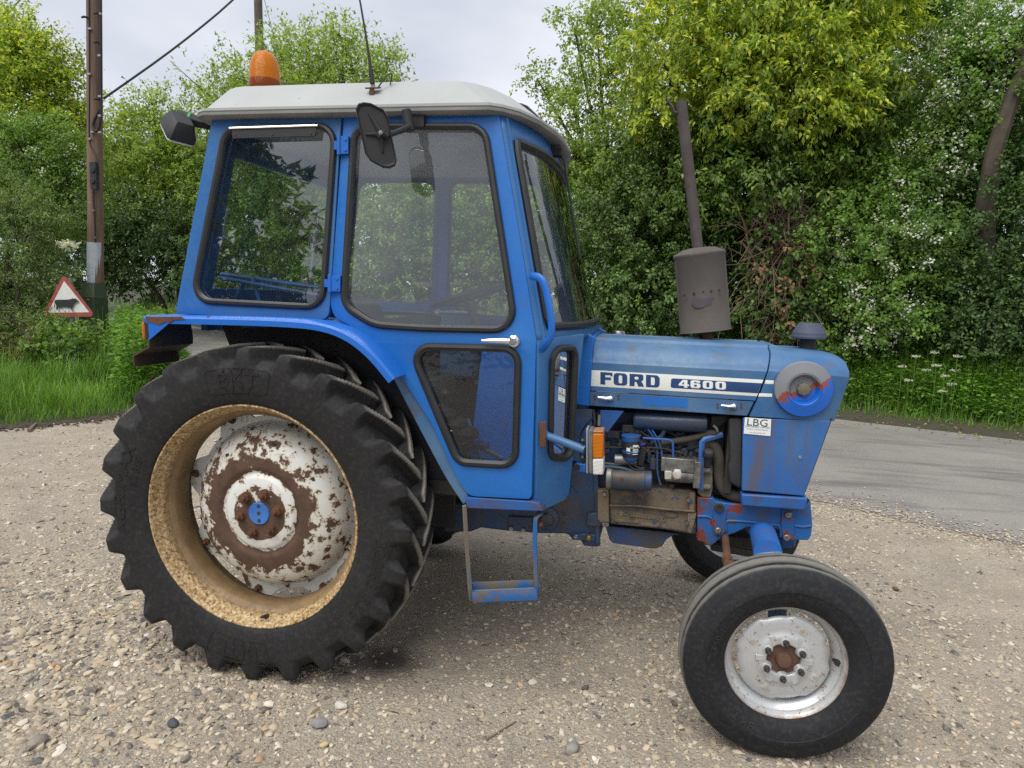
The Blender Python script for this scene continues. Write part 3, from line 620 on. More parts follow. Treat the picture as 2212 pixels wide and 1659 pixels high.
tree('dark_tree', 'dark shady undergrowth thicket behind the wooden pole', 'shrub', (-13.5, 16, .5), [blob(300, 540, 16, 110, 90), blob(170, 540, 15, 80, 110), blob(420, 540, 16, 90, 100), blob(240, 480, 16, 80, 70)], LM['dark'], 26000, .11, .065, 22, .5, .3, .1, .5, .1, 44)
tree('conifer_hedge', 'overgrown dark conifer hedge at the left edge around the cow sign', 'hedge', (-7.9, 5.9, .1),
     [blob(55, 500, 6.3, 80, 90), blob(35, 620, 6.2, 100, 90), blob(50, 760, 5.7, 110, 80), blob(125, 780, 5.6, 80, 80), blob(60, 850, 5.3, 80, 50), blob(-40, 700, 6, 90, 160), blob(40, 430, 6.4, 45, 40), blob(150, 830, 5.6, 50, 45)], LM['con'], 76000, .05, .017, 70, .30, .35, .05, .5, .10, 45, lump=.5)
fp, fd_, fn, _, _ = crown(rg, [blob(42, 740, 5.2, 24, 35)], 16, 26, .2, .5, .5, 0, .2); dl_ = leaves('dead_spray', fp, fd_, fn, np.full(len(fp), .05), np.full(len(fp), .012), LM['dead'], bpy.data.objects['conifer_hedge'], bpy.data.objects['conifer_hedge'].location); stuff(dl_)
# bramble twigs over the foot of the sign, elder flower head
tree('bramble', 'green bramble sprays across the lower edge of the cow sign', 'shrub', G(150, 850)+Vector((0, 0, 0)), [blob(135, 722, 5.45, 50, 14), blob(170, 730, 5.45, 40, 16), blob(120, 750, 5.4, 50, 26), blob(185, 745, 5.5, 22, 30), blob(175, 692, 5.5, 14, 10)], LM['haw'], 900, .075, .055, 8, .22, .1, .2, .6, .012, 46, limbs=10)
ef = thing('elder_flower', 'flat white elder flower head beside the wooden pole', 'flower', P(150, 529, 6.1))
stuff(leaves('umbel', *(lambda q: (q[0], q[1], q[2]))(crown(rg, [blob(150, 529, 6.1, 22, 9, .12)], 60, 12, .05, .9, 0, .5, .1)), rg.uniform(.012, .02, 720), rg.uniform(.012, .02, 720), LM['white'], ef, ef.location))
# far wood closing the gaps between the trees
fw_b = [blob(px, py, Y, 190, rz) for px, py, Y, rz in ((-330, 470, 24, 150), (-620, 490, 22, 150), (2480, 440, 14, 200), (2700, 440, 13, 200), (-60, 420, 26, 130), (150, 430, 26, 150), (350, 440, 27, 160), (560, 450, 26, 170), (760, 470, 25, 170), (960, 480, 24, 160), (1150, 480, 22, 150), (1330, 470, 20, 180), (1520, 440, 18, 190), (1700, 450, 17, 200), (1900, 440, 16, 200), (2100, 440, 15, 200), (2300, 430, 15, 200))]
fp, fd_, fn, _, _ = crown(rg, fw_b, 6200, 22, .8, .5, .25, .15, .25)
stuff(leaves('far_woodland', fp, fd_, fn, rg.uniform(.14, .26, len(fp)), rg.uniform(.09, .16, len(fp)), LM['dark'], None, (0, 0, 0)))
# trees on the camera's side of the yard, seen only as reflections in the glass
tree('dark_tree', 'dark tree standing behind the camera, mirrored in the cab glass', 'tree', (-8.5, -10, 0), [(np.array((-7.9, -10.4, 3.6)), np.array((2.5, 2.2, 3.4))), (np.array((-10.5, -9.0, 3.4)), np.array((2.6, 2.2, 3.2))), (np.array((-8.3, -10.2, 6.0)), np.array((1.6, 1.6, 1.6)))], LM['dark'], 30000, .25, .17, 22, .7, .3, .1, .5, .2, 51)

# ------------------------------------------------------------------ grass, weeds, flowers
def blades(name, x, y, z, h, wd, mat, bend=.5, seed=1):
    rg_ = np.random.default_rng(seed); n = len(x); a = rg_.uniform(0, 6.28, n); b_ = rg_.uniform(.1, 1, n)*bend; lean = np.stack([np.cos(a), np.sin(a), np.zeros(n)], -1)
    sd_ = np.stack([-np.sin(a+rg_.normal(0, .6, n)), np.cos(a), np.zeros(n)], -1); p = np.stack([x, y, z], -1); up = np.array([0, 0, 1.])
    rows_ = []
    for t_, wk in ((0, 1.), (.4, .85), (.75, .55)):
        c_ = p+up*(h*(t_-.25*b_*t_*t_))[:, None]+lean*(h*b_*t_*t_)[:, None]; rows_ += [c_-sd_*(wd*wk/2)[:, None], c_+sd_*(wd*wk/2)[:, None]]
    rows_.append(p+up*(h*(1-.3*b_))[:, None]+lean*(h*b_*1.05)[:, None]); V = np.stack(rows_, 1)
    F_ = (np.array([[0, 1, 3], [0, 3, 2], [2, 3, 5], [2, 5, 4], [4, 5, 6]])[None]+(np.arange(n)*7)[:, None, None]).reshape(-1, 3)
    me = npmesh(name, V, F_, False); me.materials.append(mat); o = bpy.data.objects.new(name, me); COL.objects.link(o); return stuff(o)
def bank_pts(n, f0, f1, o0, o1, rg_):
    f_ = rg_.uniform(f0, f1, n); o_ = o0+(o1-o0)*rg_.beta(1.1, 1.3, n); A = np.array([samp(NEAR, q*(NR-1), NR) for q in f_]); Bf = np.array([samp(FAR, q*(NR-1), NR) for q in f_]); d_ = unit(Bf-A); p = Bf+d_*o_[:, None]
    z = np.interp(o_, [q[0] for q in offs], [q[1] for q in offs]); return p[:, 0], p[:, 1], z-.02, o_
x, y, z, o_ = bank_pts(36000, .08, .62, .28, 2.9, rng); edge_k = np.clip((o_-.2)/.6, .25, 1)
blades('grass', x, y, z, rng.uniform(.18, .62, len(x))*edge_k*np.clip(.7+o_*.5, .7, 1.6), rng.uniform(.006, .013, len(x)), LM['grass'], .75, 61)
x, y, z, o_ = bank_pts(6000, .55, .98, .2, 2.6, rng); blades('grass', x, y, z, rng.uniform(.2, .5, len(x)), rng.uniform(.01, .02, len(x)), LM['grass'], .7, 62)
# weeds on the bank
x, y, z, o_ = bank_pts(5200, .08, .6, .45, 2.7, rng); per = 9
pp = np.repeat(np.stack([x, y, z], -1), per, 0); hh = np.tile(np.linspace(.08, .5, per), len(x))*np.repeat(rng.uniform(.6, 1.25, len(x)), per); pp[:, 2] += hh; a = rng.uniform(0, 6.28, len(pp))
ldv = np.stack([np.cos(a), np.sin(a), rng.uniform(-.3, .4, len(pp))], -1); stuff(leaves('weeds', pp+rng.normal(size=pp.shape)*.03, ldv, np.array([0, 0, 1.])+rng.normal(size=pp.shape)*.25, rng.uniform(.05, .11, len(pp)), rng.uniform(.03, .06, len(pp)), LM['weed'], None, (0, 0, 0)))
# left verge
def verge_pts(n, rg_, o0=.0, o1=3.2):
    f_ = rg_.uniform(.18, .96, n); k_ = f_*(len(LV)-1); i_ = np.minimum(k_.astype(int), len(LV)-2); t_ = (k_-i_)[:, None]; LVa = np.array(LV); p = LVa[i_]*(1-t_)+LVa[i_+1]*t_; d_ = unit(np.array([[-14, 6]])-p); o_ = o0+(o1-o0)*rg_.beta(1., 1.5, n)
    p = p+d_*o_[:, None]; return p[:, 0], p[:, 1], np.interp(o_, [-.12, .3, .8, 2, 4.5], [.006, .05, .12, .2, .3])-.02, o_
x, y, z, o_ = verge_pts(30000, rng); ek = np.clip(.30+o_/.9, .3, 1)*np.clip(.62+(y-5.2)/4, .55, 1); ek *= np.clip(.7+.45*fieldnoise(x, y, 3., 9), .35, 1.2)
blades('grass', x, y, z, rng.uniform(.16, 1.0, len(x))*ek, rng.uniform(.006, .012, len(x)), LM['grass'], .7, 63)
x, y, z, o_ = verge_pts(5200, rng, .35, 3.4); pxl = (np.stack([x, y, z], -1)-np.array(CAM)); pxl = 1106+FOC*(pxl@np.array(RIGHT))/(pxl@np.array(FWD)); kk = pxl > 252+rng.normal(0, 12, len(x)); x, y, z, o_ = x[kk], y[kk], z[kk], o_[kk]; per = 12
pp = np.repeat(np.stack([x, y, z], -1), per, 0); hh = np.tile(np.linspace(.06, .85, per), len(x))*np.repeat(rng.uniform(.6, 1.3, len(x)), per); pp[:, 2] += hh; a = rng.uniform(0, 6.28, len(pp))
ldv = np.stack([np.cos(a), np.sin(a), rng.uniform(-.5, .3, len(pp))], -1); stuff(leaves('nettles', pp+rng.normal(size=pp.shape)*.03, ldv, np.array([0, 0, 1.])+rng.normal(size=pp.shape)*.3, rng.uniform(.06, .11, len(pp)), rng.uniform(.03, .055, len(pp)), LM['weed'], None, (0, 0, 0)))
# cow parsley
cpl = None
for k, (px, py) in enumerate(((1978, 770), (2000, 800), (2022, 790), (1962, 822), (1990, 838), (2040, 812), (2055, 830), (2062, 800), (2035, 845), (1948, 792), (2018, 762), (1700+368, 770))):
    top = P(px, py, 7.6+.25*math.sin(k*2.1)); gzz = np.interp(top.y-far_y(top.x), [q[0] for q in offs], [q[1] for q in offs])
    t = thing('cow_parsley', 'white cow parsley flowering in the long grass of the right hand bank', 'flower', (top.x, top.y, gzz), 'cow parsley plants on the bank')
    h_ = top.z-gzz; B().tube([(0, 0, -.02), (.01, 0, h_*.5), (0, 0, h_)], .004, 5).build('stem', LM['weed'], t)
    um = []
    for j in range(9): a_ = j*2.4; r_ = .018*j**.5*1.3; um.append((math.cos(a_)*r_, math.sin(a_)*r_, h_+.005*(j % 2)))
    c_ = np.repeat(np.array(um), 9, 0)+rng.normal(size=(81, 3))*.009; stuff(leaves('umbel', c_, unit(rng.normal(size=(81, 3))*np.array([1, 1, .3])), np.tile(np.array([0, -.3, 1.]), (81, 1)), np.full(81, .014), np.full(81, .013), LM['white'], t, (0, 0, 0)))
# fallen leaves near the far road edge
n = 420; x, y, z, o_ = bank_pts(n, .12, .5, -.7, .45, rng); stuff(leaves('fallen_leaves', np.stack([x, y, np.maximum(z, 0)+.04], -1), unit(rng.normal(size=(n, 3))*np.array([1, 1, .15])), np.array([0, 0, 1.])+rng.normal(size=(n, 3))*.3, rng.uniform(.03, .06, n), rng.uniform(.02, .035, n), leafmat('fallen_leaf', (.16, .09, .04), (.30, .22, .07), (.42, .36, .16), .1, .8), None, (0, 0, 0)))
# sticks
for (a, b_, r_, lab) in (((63, 934), (78, 919), .02, 'short pale stick lying in the mud at the left grass edge'), ((1050, 1600), (1115, 1560), .004, 'thin dry twig on the gravel below the rear wheel')):
    p, q = G(*a), G(*b_); z_ = Vector((0, 0, r_*1.05)); tag(B().tube([p+z_, p.lerp(q, .5)+z_*1.2, q+z_], [r_, r_*.9, r_*.6], 7).build('stick', plain('dry_stick', (.20, .16, .11), .9, 0, .4, 30), None), lab, 'stick')

# ------------------------------------------------------------------ poles, wires, sign
WOODP = M('weathered_pole_wood', .85)
mpw = WOODP.n('ShaderNodeMapping'); mpw.inputs['Scale'].default_value = (14, 14, .8); WOODP.l(WOODP.co, mpw.inputs[0])
WOODP.color(WOODP.mix(WOODP.ramp(WOODP.noise(1.6, 6, .65, mpw.outputs[0]), [(.35, 0.), (.7, 1.)]), (.20, .125, .085), (.105, .068, .05))); WOODP.bump(WOODP.noise(3, 5, .7, mpw.outputs[0]), .5, .01)
YP = 6.95; pb_, pt_ = P(207, 815, YP), P(203, -70, YP); pr_ = .118
pole = thing('telegraph_pole', 'brown wooden telegraph pole with cables and green box beside the cow sign', 'pole', (pb_.x, pb_.y, 0))
O_ = Vector((pb_.x, pb_.y, 0))
B().tube([pb_-O_+Vector((0, 0, -.2)), pt_-O_], [pr_*1.08, pr_*.96], 20).build('shaft', WOODP.m, pole)
def PP(x, y, d=0): return P(x, y, YP-pr_-d)-O_
gd = B(); ga, gb2 = P(206, 612, YP)-O_, P(206, 524, YP)-O_
def arc(c, r_, a0, a1, n=10): return [c+Vector((math.cos(q)*r_, math.sin(q)*r_, 0)) for q in [a0+(a1-a0)*k/n for k in range(n+1)]]
gd.loft([arc(ga, .128, -3.0, -.1)+arc(ga, .122, -.1, -3.0), arc(gb2, .128, -3.0, -.1)+arc(gb2, .122, -.1, -3.0)]).build('cable_guard', plain('galvanised_guard', (.46, .50, .55), .5, .1, .3, 5), pole)
w2 = .165; zt, zm, zb_ = P(210, 611, YP).z, P(211, 641, YP).z, P(212, 716, YP).z; xc = P(211, 660, YP).x-O_.x
def bx(z, hw, y0, y1): return [Vector((xc+x_, y_, z)) for x_, y_ in rounded([(-hw, y1), (-hw, y0), (hw, y0), (hw, y1)], [0, .03, .03, 0])]
B().loft([bx(zb_, w2, -.26, .05), bx(zm, w2, -.26, .05), bx(zm+.004, w2*.97, -.255, .05), bx(zt, w2*.72, -.19, .05)]).build('cable_cover', plain('olive_green_plastic', (.035, .055, .026), .6, 0, .25, 10), pole)
B().loft([bx(zb_-.03, w2*.96, -.245, .05), bx(zb_+.002, w2*1.03, -.268, .05)]).build('cover_base', BLACK, pole)
for py in (648, 704): B().lathe([(.018, 0), (.014, .008), (0, .01)], (xc+.05, -.262, P(218, py, YP).z), (0, -1, 0), 10).build('screw', STEEL, pole)
B().box(PP(204, 380, .03), (.115, .07, .44)).cyl(PP(204, 368, .03)+Vector((0, -.04, 0)), PP(204, 368, .03)+Vector((0, -.055, 0)), .045, 14).cyl(PP(204, 392, .03)+Vector((0, -.04, 0)), PP(204, 392, .03)+Vector((0, -.055, 0)), .045, 14).build('junction_box', BLACK, pole, .01)
cb = B()
for pth, r_ in (([(216, -70), (217, 60), (217, 190), (219, 225), (217, 265), (211, 285), (203, 280), (200, 268), (208, 250), (216, 235)], .022), ([(213, -70), (214, 90), (213, 200), (216, 225)], .014), ([(192, -70), (193, 100), (193, 220), (192, 300), (196, 318), (208, 336), (212, 355), (214, 375), (208, 390)], .011), ([(201, 411), (202, 440), (205, 470), (206, 524)], .014), ([(207, 716), (208, 760), (209, 830)], .045), ([(213, 716), (214, 760), (216, 830)], .030)):
    cb.tube(smooth_path([PP(x, y, .005) for x, y in pth], 2), r_, 7)
cb.build('cable', CABLE, pole)
cl_ = B()
for px, py in ((216, 30), (194, 62), (215, 120), (193, 160), (216, 208), (216, 250), (200, 285), (216, 286), (194, 300), (206, 513), (202, 455)): cl_.box(PP(px, py, .012), (.055, .03, .03))
cl_.build('cable_clip', STEEL, pole)
hk = B()
for x, y in ((216, 92), (216, 30), (190, 38), (217, 215)): hk.tube([PP(x, y, 0), PP(x-9, y-2, .05), PP(x-14, y, .08)], [.018, .02, .014], 6)
hk.build('hook', BLACK, pole)
p2b, p2t = P(568, 420, 24), P(556, -60, 24)
pole2 = thing('telegraph_pole', 'plain grey telegraph pole rising from the trees behind the orange beacon', 'pole', (p2b.x+.15, 24, .9))
B().tube([Vector((.1, 0, -.4)), p2b-Vector((p2b.x+.15, 24, .9)), p2t-Vector((p2b.x+.15, 24, .9))], [.2, .19, .165], 14).build('shaft', plain('grey_old_pole', (.12, .105, .08), .9, 0, .4, 5, 20), pole2)
def wire(pts, r_, lab, sag=0): tag(B().tube(smooth_path([Vector(p) for p in pts], 2), r_, 6).build('overhead_wire', CABLE, None), lab, 'wire')
a, b_ = P(224, 213, YP-.1), P(520, -12, 9.5); wire([a, a.lerp(b_, .5)-Vector((0, 0, .07)), b_, b_+(b_-a)*2.2+Vector((0, 0, .9))], .018, 'thick black cable slanting up from the wooden pole across the sky')
a, b_ = P(600, 110, 22), P(566, -20, 24); wire([a-(b_-a)*1.5, a, b_], .012, 'thin stay wire just right of the grey far pole')
a, b_ = P(20, 26, 12), P(52, -10, 12.5); wire([a-(b_-a)*6, a, b_, b_+(b_-a)*3], .016, 'short length of black wire in the top left corner')
# warning sign
YS = 5.86; sg_b = G(148, 850)
sign = thing('warning_sign', 'faded red and white triangular cattle warning sign in the hedge', 'sign', (P(150, 683, YS).x, YS+.02, .1)); SO = Vector(sign.location)
def SG(x, y, d=0): return P(x, y, YS-d)-SO
def trim(pts, rad_): 
    o0 = P(*pts[0], YS); return [Vector((x, 0, z)) for x, z in rounded([(P(x, y, YS).x-SO.x, P(x, y, YS).z-SO.z) for x, y in pts], rad_)]
def plate(name, pts, rad_, mat, d, th, par):
    q = [v+Vector((0, -.02-d, 0)) for v in trim(pts, rad_)]; return B().prism(q, (0, th, 0)).build(name, mat, par)
fadered = plain('faded_sign_red', (.36, .075, .06), .5, 0, .35, 9); signwhite = plain('sign_white', (.66, .67, .62), .5, 0, .12, 9)
pl_ = plate('plate', [(137, 592), (90, 685), (207, 684)], .05, fadered, 0, .004, sign)
plate('white_panel', [(138.5, 607), (103.5, 675.5), (193, 674.5)], .006, signwhite, .0015, .001, pl_)
cow = [(312, 762), (318, 752), (335, 749), (440, 748), (490, 742), (505, 733), (520, 738), (530, 737), (545, 733), (545, 740), (552, 748), (576, 766), (568, 775), (537, 778), (520, 797), (505, 822), (500, 840), (514, 880), (500, 872), (487, 834), (472, 826), (463, 838), (440, 828), (395, 825), (375, 835), (352, 832), (345, 860), (332, 858), (331, 818), (322, 785), (318, 800), (315, 838), (306, 834), (311, 795)]
B().prism([SG(55.3+.2*x, 497.7+.2*y, .0265) for x, y in cow], (0, .001, 0)).build('cow_symbol', plain('sign_black', (.02, .02, .022), .5), pl_)
B().tube([(0, .03, -.2), (0, .03, SG(150, 600).z)], .03, 10).build('post', plain('sign_post_grey', (.22, .23, .23), .5, .4), sign)
# fence post and tape stake
p = G(4, 800)
fpst = thing('fence_panel', 'grey weathered wooden fence panel at the left edge behind the conifer', 'fence', (P(-30, 640, 7.2).x, 7.2, .2)); wd_ = plain('grey_fence_wood', (.22, .19, .15), .9, 0, .4, 6, 20)
zt = P(5, 575, 7.2).z-.2
for k in range(5): B().box((-.34+.15*k+.12, 0, zt/2), (.14, .02+.004*(k % 2), zt)).build('board', wd_, fpst, .003)
B().box((.51, .0, zt/2), (.09, .09, zt+.1)).build('post', wd_, fpst, .005)
for z_ in (.4, zt-.3): B().box((.05, .035, z_), (.85, .03, .09)).build('rail', wd_, fpst, .003)
Yt = 5.3; tb0 = P(322, 850, Yt); ts = thing('marker_stake', 'orange stake with red and white tape in the grass left of the tractor', 'stake', (tb0.x, Yt, .1)); to = Vector(ts.location)
B().tube([Vector((0, 0, -.1)), P(321, 832, Yt)-to, P(319, 815, Yt)-to], .010, 6).build('stake', plain('orange_stake', (.6, .16, .03), .6), ts)
B().loft([[P(x, y, Yt-.02)-to, P(x+dx2, y+5, Yt-.02)-to] for x, y, dx2 in ((313, 833, 3), (311, 816, 4), (320, 813, 0), (331, 811, -1))], False, False).build('white_tape', plain('white_tape', (.75, .75, .73), .5), ts)
B().loft([[P(x, y, Yt-.03)-to, P(x+2, y+5, Yt-.03)-to] for x, y in ((322, 813), (333, 812), (327, 821), (322, 826))], False, False).build('red_tape', plain('red_tape', (.6, .06, .02), .5), ts)
# ------------------------------------------------------------------ tractor
T = thing('tractor', 'old blue farm tractor with white roofed cab parked on the gravel yard', 'tractor')
def Ys(z): return -.74 if z <= 1.47 else -.74 + .075*(z-1.47)/.93
def S(px, py):
    y = -.72
    for _ in range(6): p = P(px, py, y); y = Ys(p.z)
    return (p.x, p.z)
def side(sg): return lambda u, v, w_: Vector((u, sg*(Ys(v)-w_), v))
def cabloop(pts, rad): return rounded([S(*p) for p in pts], rad)
CRE = [('v', 1.47)]

Q_OUT = [(459, 249), (738, 242), (716, 600), (713, 655), (709, 691), (378, 678)]
Q_HOLE = [(489, 277), (725, 272), (697, 664), (417, 649)]
D_OUT = [(743, 242.5), (1078, 245), (1127, 534), (1159, 735), (1157, 780), (1148, 1079), (1010, 1072), (985, 1030), (930, 912), (872, 824), (800, 738), (754, 703), (722, 685), (714, 660), (717, 600)]
D_UP = [(767, 273), (1047, 274), (1114, 713), (914, 709), (808, 702), (743, 660)]
D_LO = [(884, 747), (1120, 753), (1113, 1005), (990, 998)]
def seal(name, loop, par, fn, r=.0125, w_=.004, mat=RUBSEAL):
    return B().tube([fn(u, v, w_) for u, v in resample([Vector((*p, 0)) for p in loop+[loop[0]]], .08)[:-1] for u, v in [(u_, v_) for u_, v_ in [(u, v)]]] if False else [fn(p.x, p.y, w_) for p in resample([Vector((*q, 0)) for q in loop+[loop[0]]], .08)[:-1]], r, 8, closed=True).build(name, mat, par)
for sg in (1, -1):
    fn = side(sg)
    # rear quarter
    o = cabloop(Q_OUT, [.02, .004, .0, .02, .05, .02]); h = cabloop(Q_HOLE, .075)
    q = panel('cab_side_panel', o, [h], .03, BLUE2, T, fn, CRE)
    seal('window_seal', cabloop(Q_HOLE, .075), q, fn, .014)
    sheet('window_pane', h, GLASS_Q, q, lambda u, v, w_, fn=fn: fn(u, v, -.012), CRE)
    # door
    o = cabloop(D_OUT, [.01, .01, 0, .02, .02, .02, .06, .2, .2, .2, .2, .15, .05, .04, .0])
    h1 = cabloop(D_UP, [.06, .075, .075, .2, .2, .08]); h2 = cabloop(D_LO, [.06, .06, .06, .06])
    d = panel('door', o, [h1, h2], .035, BLUE, T, fn, CRE)
    seal('window_seal', h1, d, fn, .0145); seal('window_seal', h2, d, fn, .0155)
    sheet('window_pane', h1, GLASS_D if sg > 0 else GLASS_F, d, lambda u, v, w_, fn=fn: fn(u, v, -.012), CRE)
    sheet('window_pane', h2, GLASS_L, d, lambda u, v, w_, fn=fn: fn(u, v, -.012), CRE)
    for (a, b_) in (((727, 297), (758, 334)), ((706, 595), (741, 630))):
        (x0, z1), (x1, z0) = S(*a), S(*b_); bb = B(); w3 = (x1-x0)/3; zc = (z0+z1)/2; hh = z1-z0; yy = sg*(Ys(zc)-.008)
        bb.box((x1-w3, yy-sg*.004, zc), (w3*1.7, .02, hh)); bb.cyl((x0+w3*1.0, yy-sg*.012, z0-.004), (x0+w3*1.0, yy-sg*.012, z1+.004), .009, 10)
        bb.box((x0+w3*.5, yy-sg*.002, zc), (w3*1.1, .016, hh*.5))
        for k in (-.3, .3): bb.cyl((x1-w3*.7, yy, zc+hh*k), (x1-w3*.7, yy-sg*.018, zc+hh*k), .006, 6)
        bb.build('hinge', BLUEP, d, .002)
    (xa, za), (xb, zb) = S(1046, 735), S(1116, 737); y0 = sg*(Ys(za)-.004)
    hb = B().lathe([(.024, 0), (.023, .008), (.014, .012), (.0135, .034), (.011, .038)], (xb-.01, y0, zb), (0, -sg, 0), 20)
    hb.tube([(xb-.01, y0-sg*.028, zb), (xb-.05, y0-sg*.034, zb+.001), (xb-.10, y0-sg*.038, za+.002), (xa, y0-sg*.035, za)], [.012, .0105, .008, .0055], 12, sq=((0, 0, 1), 1, .7))
    hb.lathe([(.009, 0), (.009, .004)], (xb+.008, y0-sg*.006, zb), (0, -sg, 0), 8)
    hb.build('door_handle', CHROME, d)
    # arch frame below the cab side
    arch = [S(*p) for p in ((712, 694), (752, 712), (795, 748), (840, 806), (872, 868), (915, 950), (960, 1035), (998, 1092))]
    arch = smooth_path([Vector((*a, 0)) for a in arch], 2)
    inner = smooth_path([Vector((*S(*p), 0)) for p in ((728, 688), (760, 702), (806, 738), (878, 824), (936, 912), (990, 1030), (1003, 1060), (1012, 1082))], 2)
    lo = [(p.x, p.y) for p in arch]+[(p.x, p.y) for p in inner[::-1]]
    panel('arch_frame', lo, [], .03, BLUE3, T, lambda u, v, w_, sg=sg: Vector((u, sg*(-.722-w_), v)), (), .002)
    # dirty liner inside the arch and inner wall
    full = [Vector(S(468, 712)).to_3d(), Vector(S(600, 706)).to_3d()]+arch
    lb = B(); ring = [Vector((p.x-.004, sg*-.70, p.y-.004)) for p in full]; k = len(ring)
    lb.add(ring+[Vector((p.x, sg*-.545, p.z+.0)) for p in ring], [(i, i+1, k+i+1, k+i) for i in range(k-1)])
    lb.build('arch_liner', LINER, T)
    xr0 = P(497, 750, -.545); wall = [(xr0.x, xr0.z), (P(470, 714, -.545).x, 1.55)]+[(p.x, p.y) for p in full if p.x > xr0.x+.02]+[S(992, 1085), S(860, 1085), S(780, 960), S(640, 900), (P(505, 770, -.545).x, P(505, 770, -.545).z)]
    B().prism([Vector((x, sg*-.545, z)) for x, z in wall], (0, sg*.02, 0)).build('arch_wall', BLACKIN, T)
    # fender: plate with a turned-down lip
    fp = smooth_path([P(px, py, -.86) for px, py in ((309, 681), (450, 683), (600, 687), (690, 694), (752, 716), (806, 758), (853, 816))], 2)
    fb = B(); rings = []
    for i, p in enumerate(fp):
        a = fp[max(0, i-1)]; b_ = fp[min(len(fp)-1, i+1)]; t_ = (b_-a).normalized(); nrm = Vector((-t_.z, 0, t_.x))
        if nrm.z < 0: nrm = -nrm
        def q(y, dn): v = p - nrm*dn; return Vector((v.x, sg*y, v.z))
        rings.append([q(-.56, 0), q(-.835, 0), q(-.852, .003), q(-.86, .012), q(-.86, .034), q(-.856, .034), q(-.855, .014), q(-.848, .007), q(-.835, .004), q(-.56, .004)])
    fb.loft(rings); f = fb.build('fender', BLUE3 if sg < 0 else BLUEP, T)
    bb = B()
    for px in (452, 507, 592, 641): c = P(px, 681, -.845); bb.lathe([(.011, 0), (.010, .005), (.004, .008)], (c.x, sg*c.y, fp[0].z+.0), (0, 0, 1), 8)
    bb.build('rivets', RUST, f)
    # fender tail: gusset, bracket and lamp
    prof = [P(*p, -.86) for p in ((313, 690), (320, 733), (320, 749), (286, 768), (289, 790))]
    rb = B(); prof2 = [p+Vector((.006, 0, -.004)) for p in prof]; L = [p for p in prof]; cross = L+prof2[::-1]
    rb.prism([Vector((p.x, sg*p.y, p.z)) for p in cross], (0, sg*.28, 0))
    br = rb.build('lamp_bracket', paint('rusty_bracket_%d' % sg, (.03, .034, .05), (.06, .032, .02), .75, .4, .6, spots=.2), T)
    B().prism([Vector((p.x, sg*p.y, p.z)) for p in (P(313, 690, -.861), P(372, 692, -.861), P(321, 735, -.861))], (0, sg*.005, 0)).build('gusset', BLUEP, br)
    rbm = B()
    for a, b_ in (((318, 694), (348, 706)), ((330, 693), (372, 698))): pass
    pts = [(314, 683), (330, 684), (392, 684), (402, 690), (376, 691), (366, 698), (358, 694), (344, 702), (330, 697), (316, 693)]
    rbm.prism([Vector((p.x, sg*(p.y), p.z)) for p in [P(*q_, -.863) for q_ in pts]], (0, -sg*.0012, 0)).build('rust_patch', RUST, f)
    x0, z1 = P(304, 695, -.86).x, P(304, 695, -.86).z; x1, z0 = P(316, 733, -.86).x, P(316, 733, -.86).z
    lm = B().box(((x0+x1)/2-.004, sg*-.82, (z0+z1)/2), ((x1-x0)*.72, .075, z1-z0)).build('indicator_lamp', AMBER, br, .006)
    B().prism([Vector((p.x, sg*p.y, p.z)) for p in (P(310, 694, -.862), P(320, 697, -.862), P(322, 728, -.862), P(315, 734, -.862))], (0, sg*.08, 0)).build('lamp_housing', BLACK, br, .003)
    B().box((prof[3].x-.002, sg*-.80, (prof[3].z+prof[4].z)/2), (.006, .1, .04)).build('reflector', REDL, br)

# vent strip over the rear side window
v = B(); a = S(506, 283); b_ = S(689, 277); c = S(686, 297); d_ = S(508, 302)
v.prism([Vector((x, Ys(z)-.021, z)) for x, z in (a, b_, c, d_)], (0, .006, 0)); vo = v.build('vent_strip', BLACK, T, .002)
B().tube([Vector((x, Ys(z)-.022, z)) for x, z in (S(503, 280), S(692, 274))], .0055, 8).build('chrome_trim', CHROME, vo)
sc = B()
for p in ((514, 294), (594, 293), (677, 291)): x, z = S(*p); sc.hexnut((x, Ys(z)-.021, z), (0, -1, 0), .005, .003)
sc.build('screws', RUST, vo)

# cab front wall: curved from door edge round to door edge
PW = [(1.168, -.735), (1.215, -.668), (1.282, -.52), (1.318, -.38), (1.332, -.2), (1.335, 0)]
PT = [(.972, -.664), (1.01, -.60), (1.05, -.47), (1.075, -.33), (1.085, -.17), (1.09, 0)]
def curve_at(pl, s):
    pl = pl + [(x, -y) for x, y in pl[-2::-1]]; q = smooth_path([Vector((*p, 0)) for p in pl], 2)
    d = [0]
    for a, b_ in zip(q, q[1:]): d.append(d[-1]+(b_-a).length)
    t_ = s*d[-1]
    for i in range(len(d)-1):
        if d[i+1] >= t_-1e-9: return q[i].lerp(q[i+1], (t_-d[i])/max(1e-9, d[i+1]-d[i]))
    return q[-1]
ZW, ZT = 1.505, 2.385
NS = 48
WC = [curve_at(PW, i/NS) for i in range(NS+1)]; TC = [curve_at(PT, i/NS) for i in range(NS+1)]
def F(i, z, off=0.):
    t_ = (z-ZW)/(ZT-ZW); i0 = min(NS-1, int(i)); f_ = i-i0
    p = WC[i0].lerp(WC[i0+1], f_).lerp(TC[i0].lerp(TC[i0+1], f_), t_)
    if off:
        a = F(max(0, i-.5), z); b_ = F(min(NS, i+.5), z); t2 = (b_-a).normalized(); n_ = Vector((t2.y, -t2.x, 0)); p = p + n_*off
    return Vector((p.x, p.y, z))
zs = [1.505, 1.53, 1.56, 1.60, 1.7, 1.9, 2.1, 2.24, 2.275, 2.31, 2.385]
i0, i1 = 2, NS-2
fr = B(); gl = B()
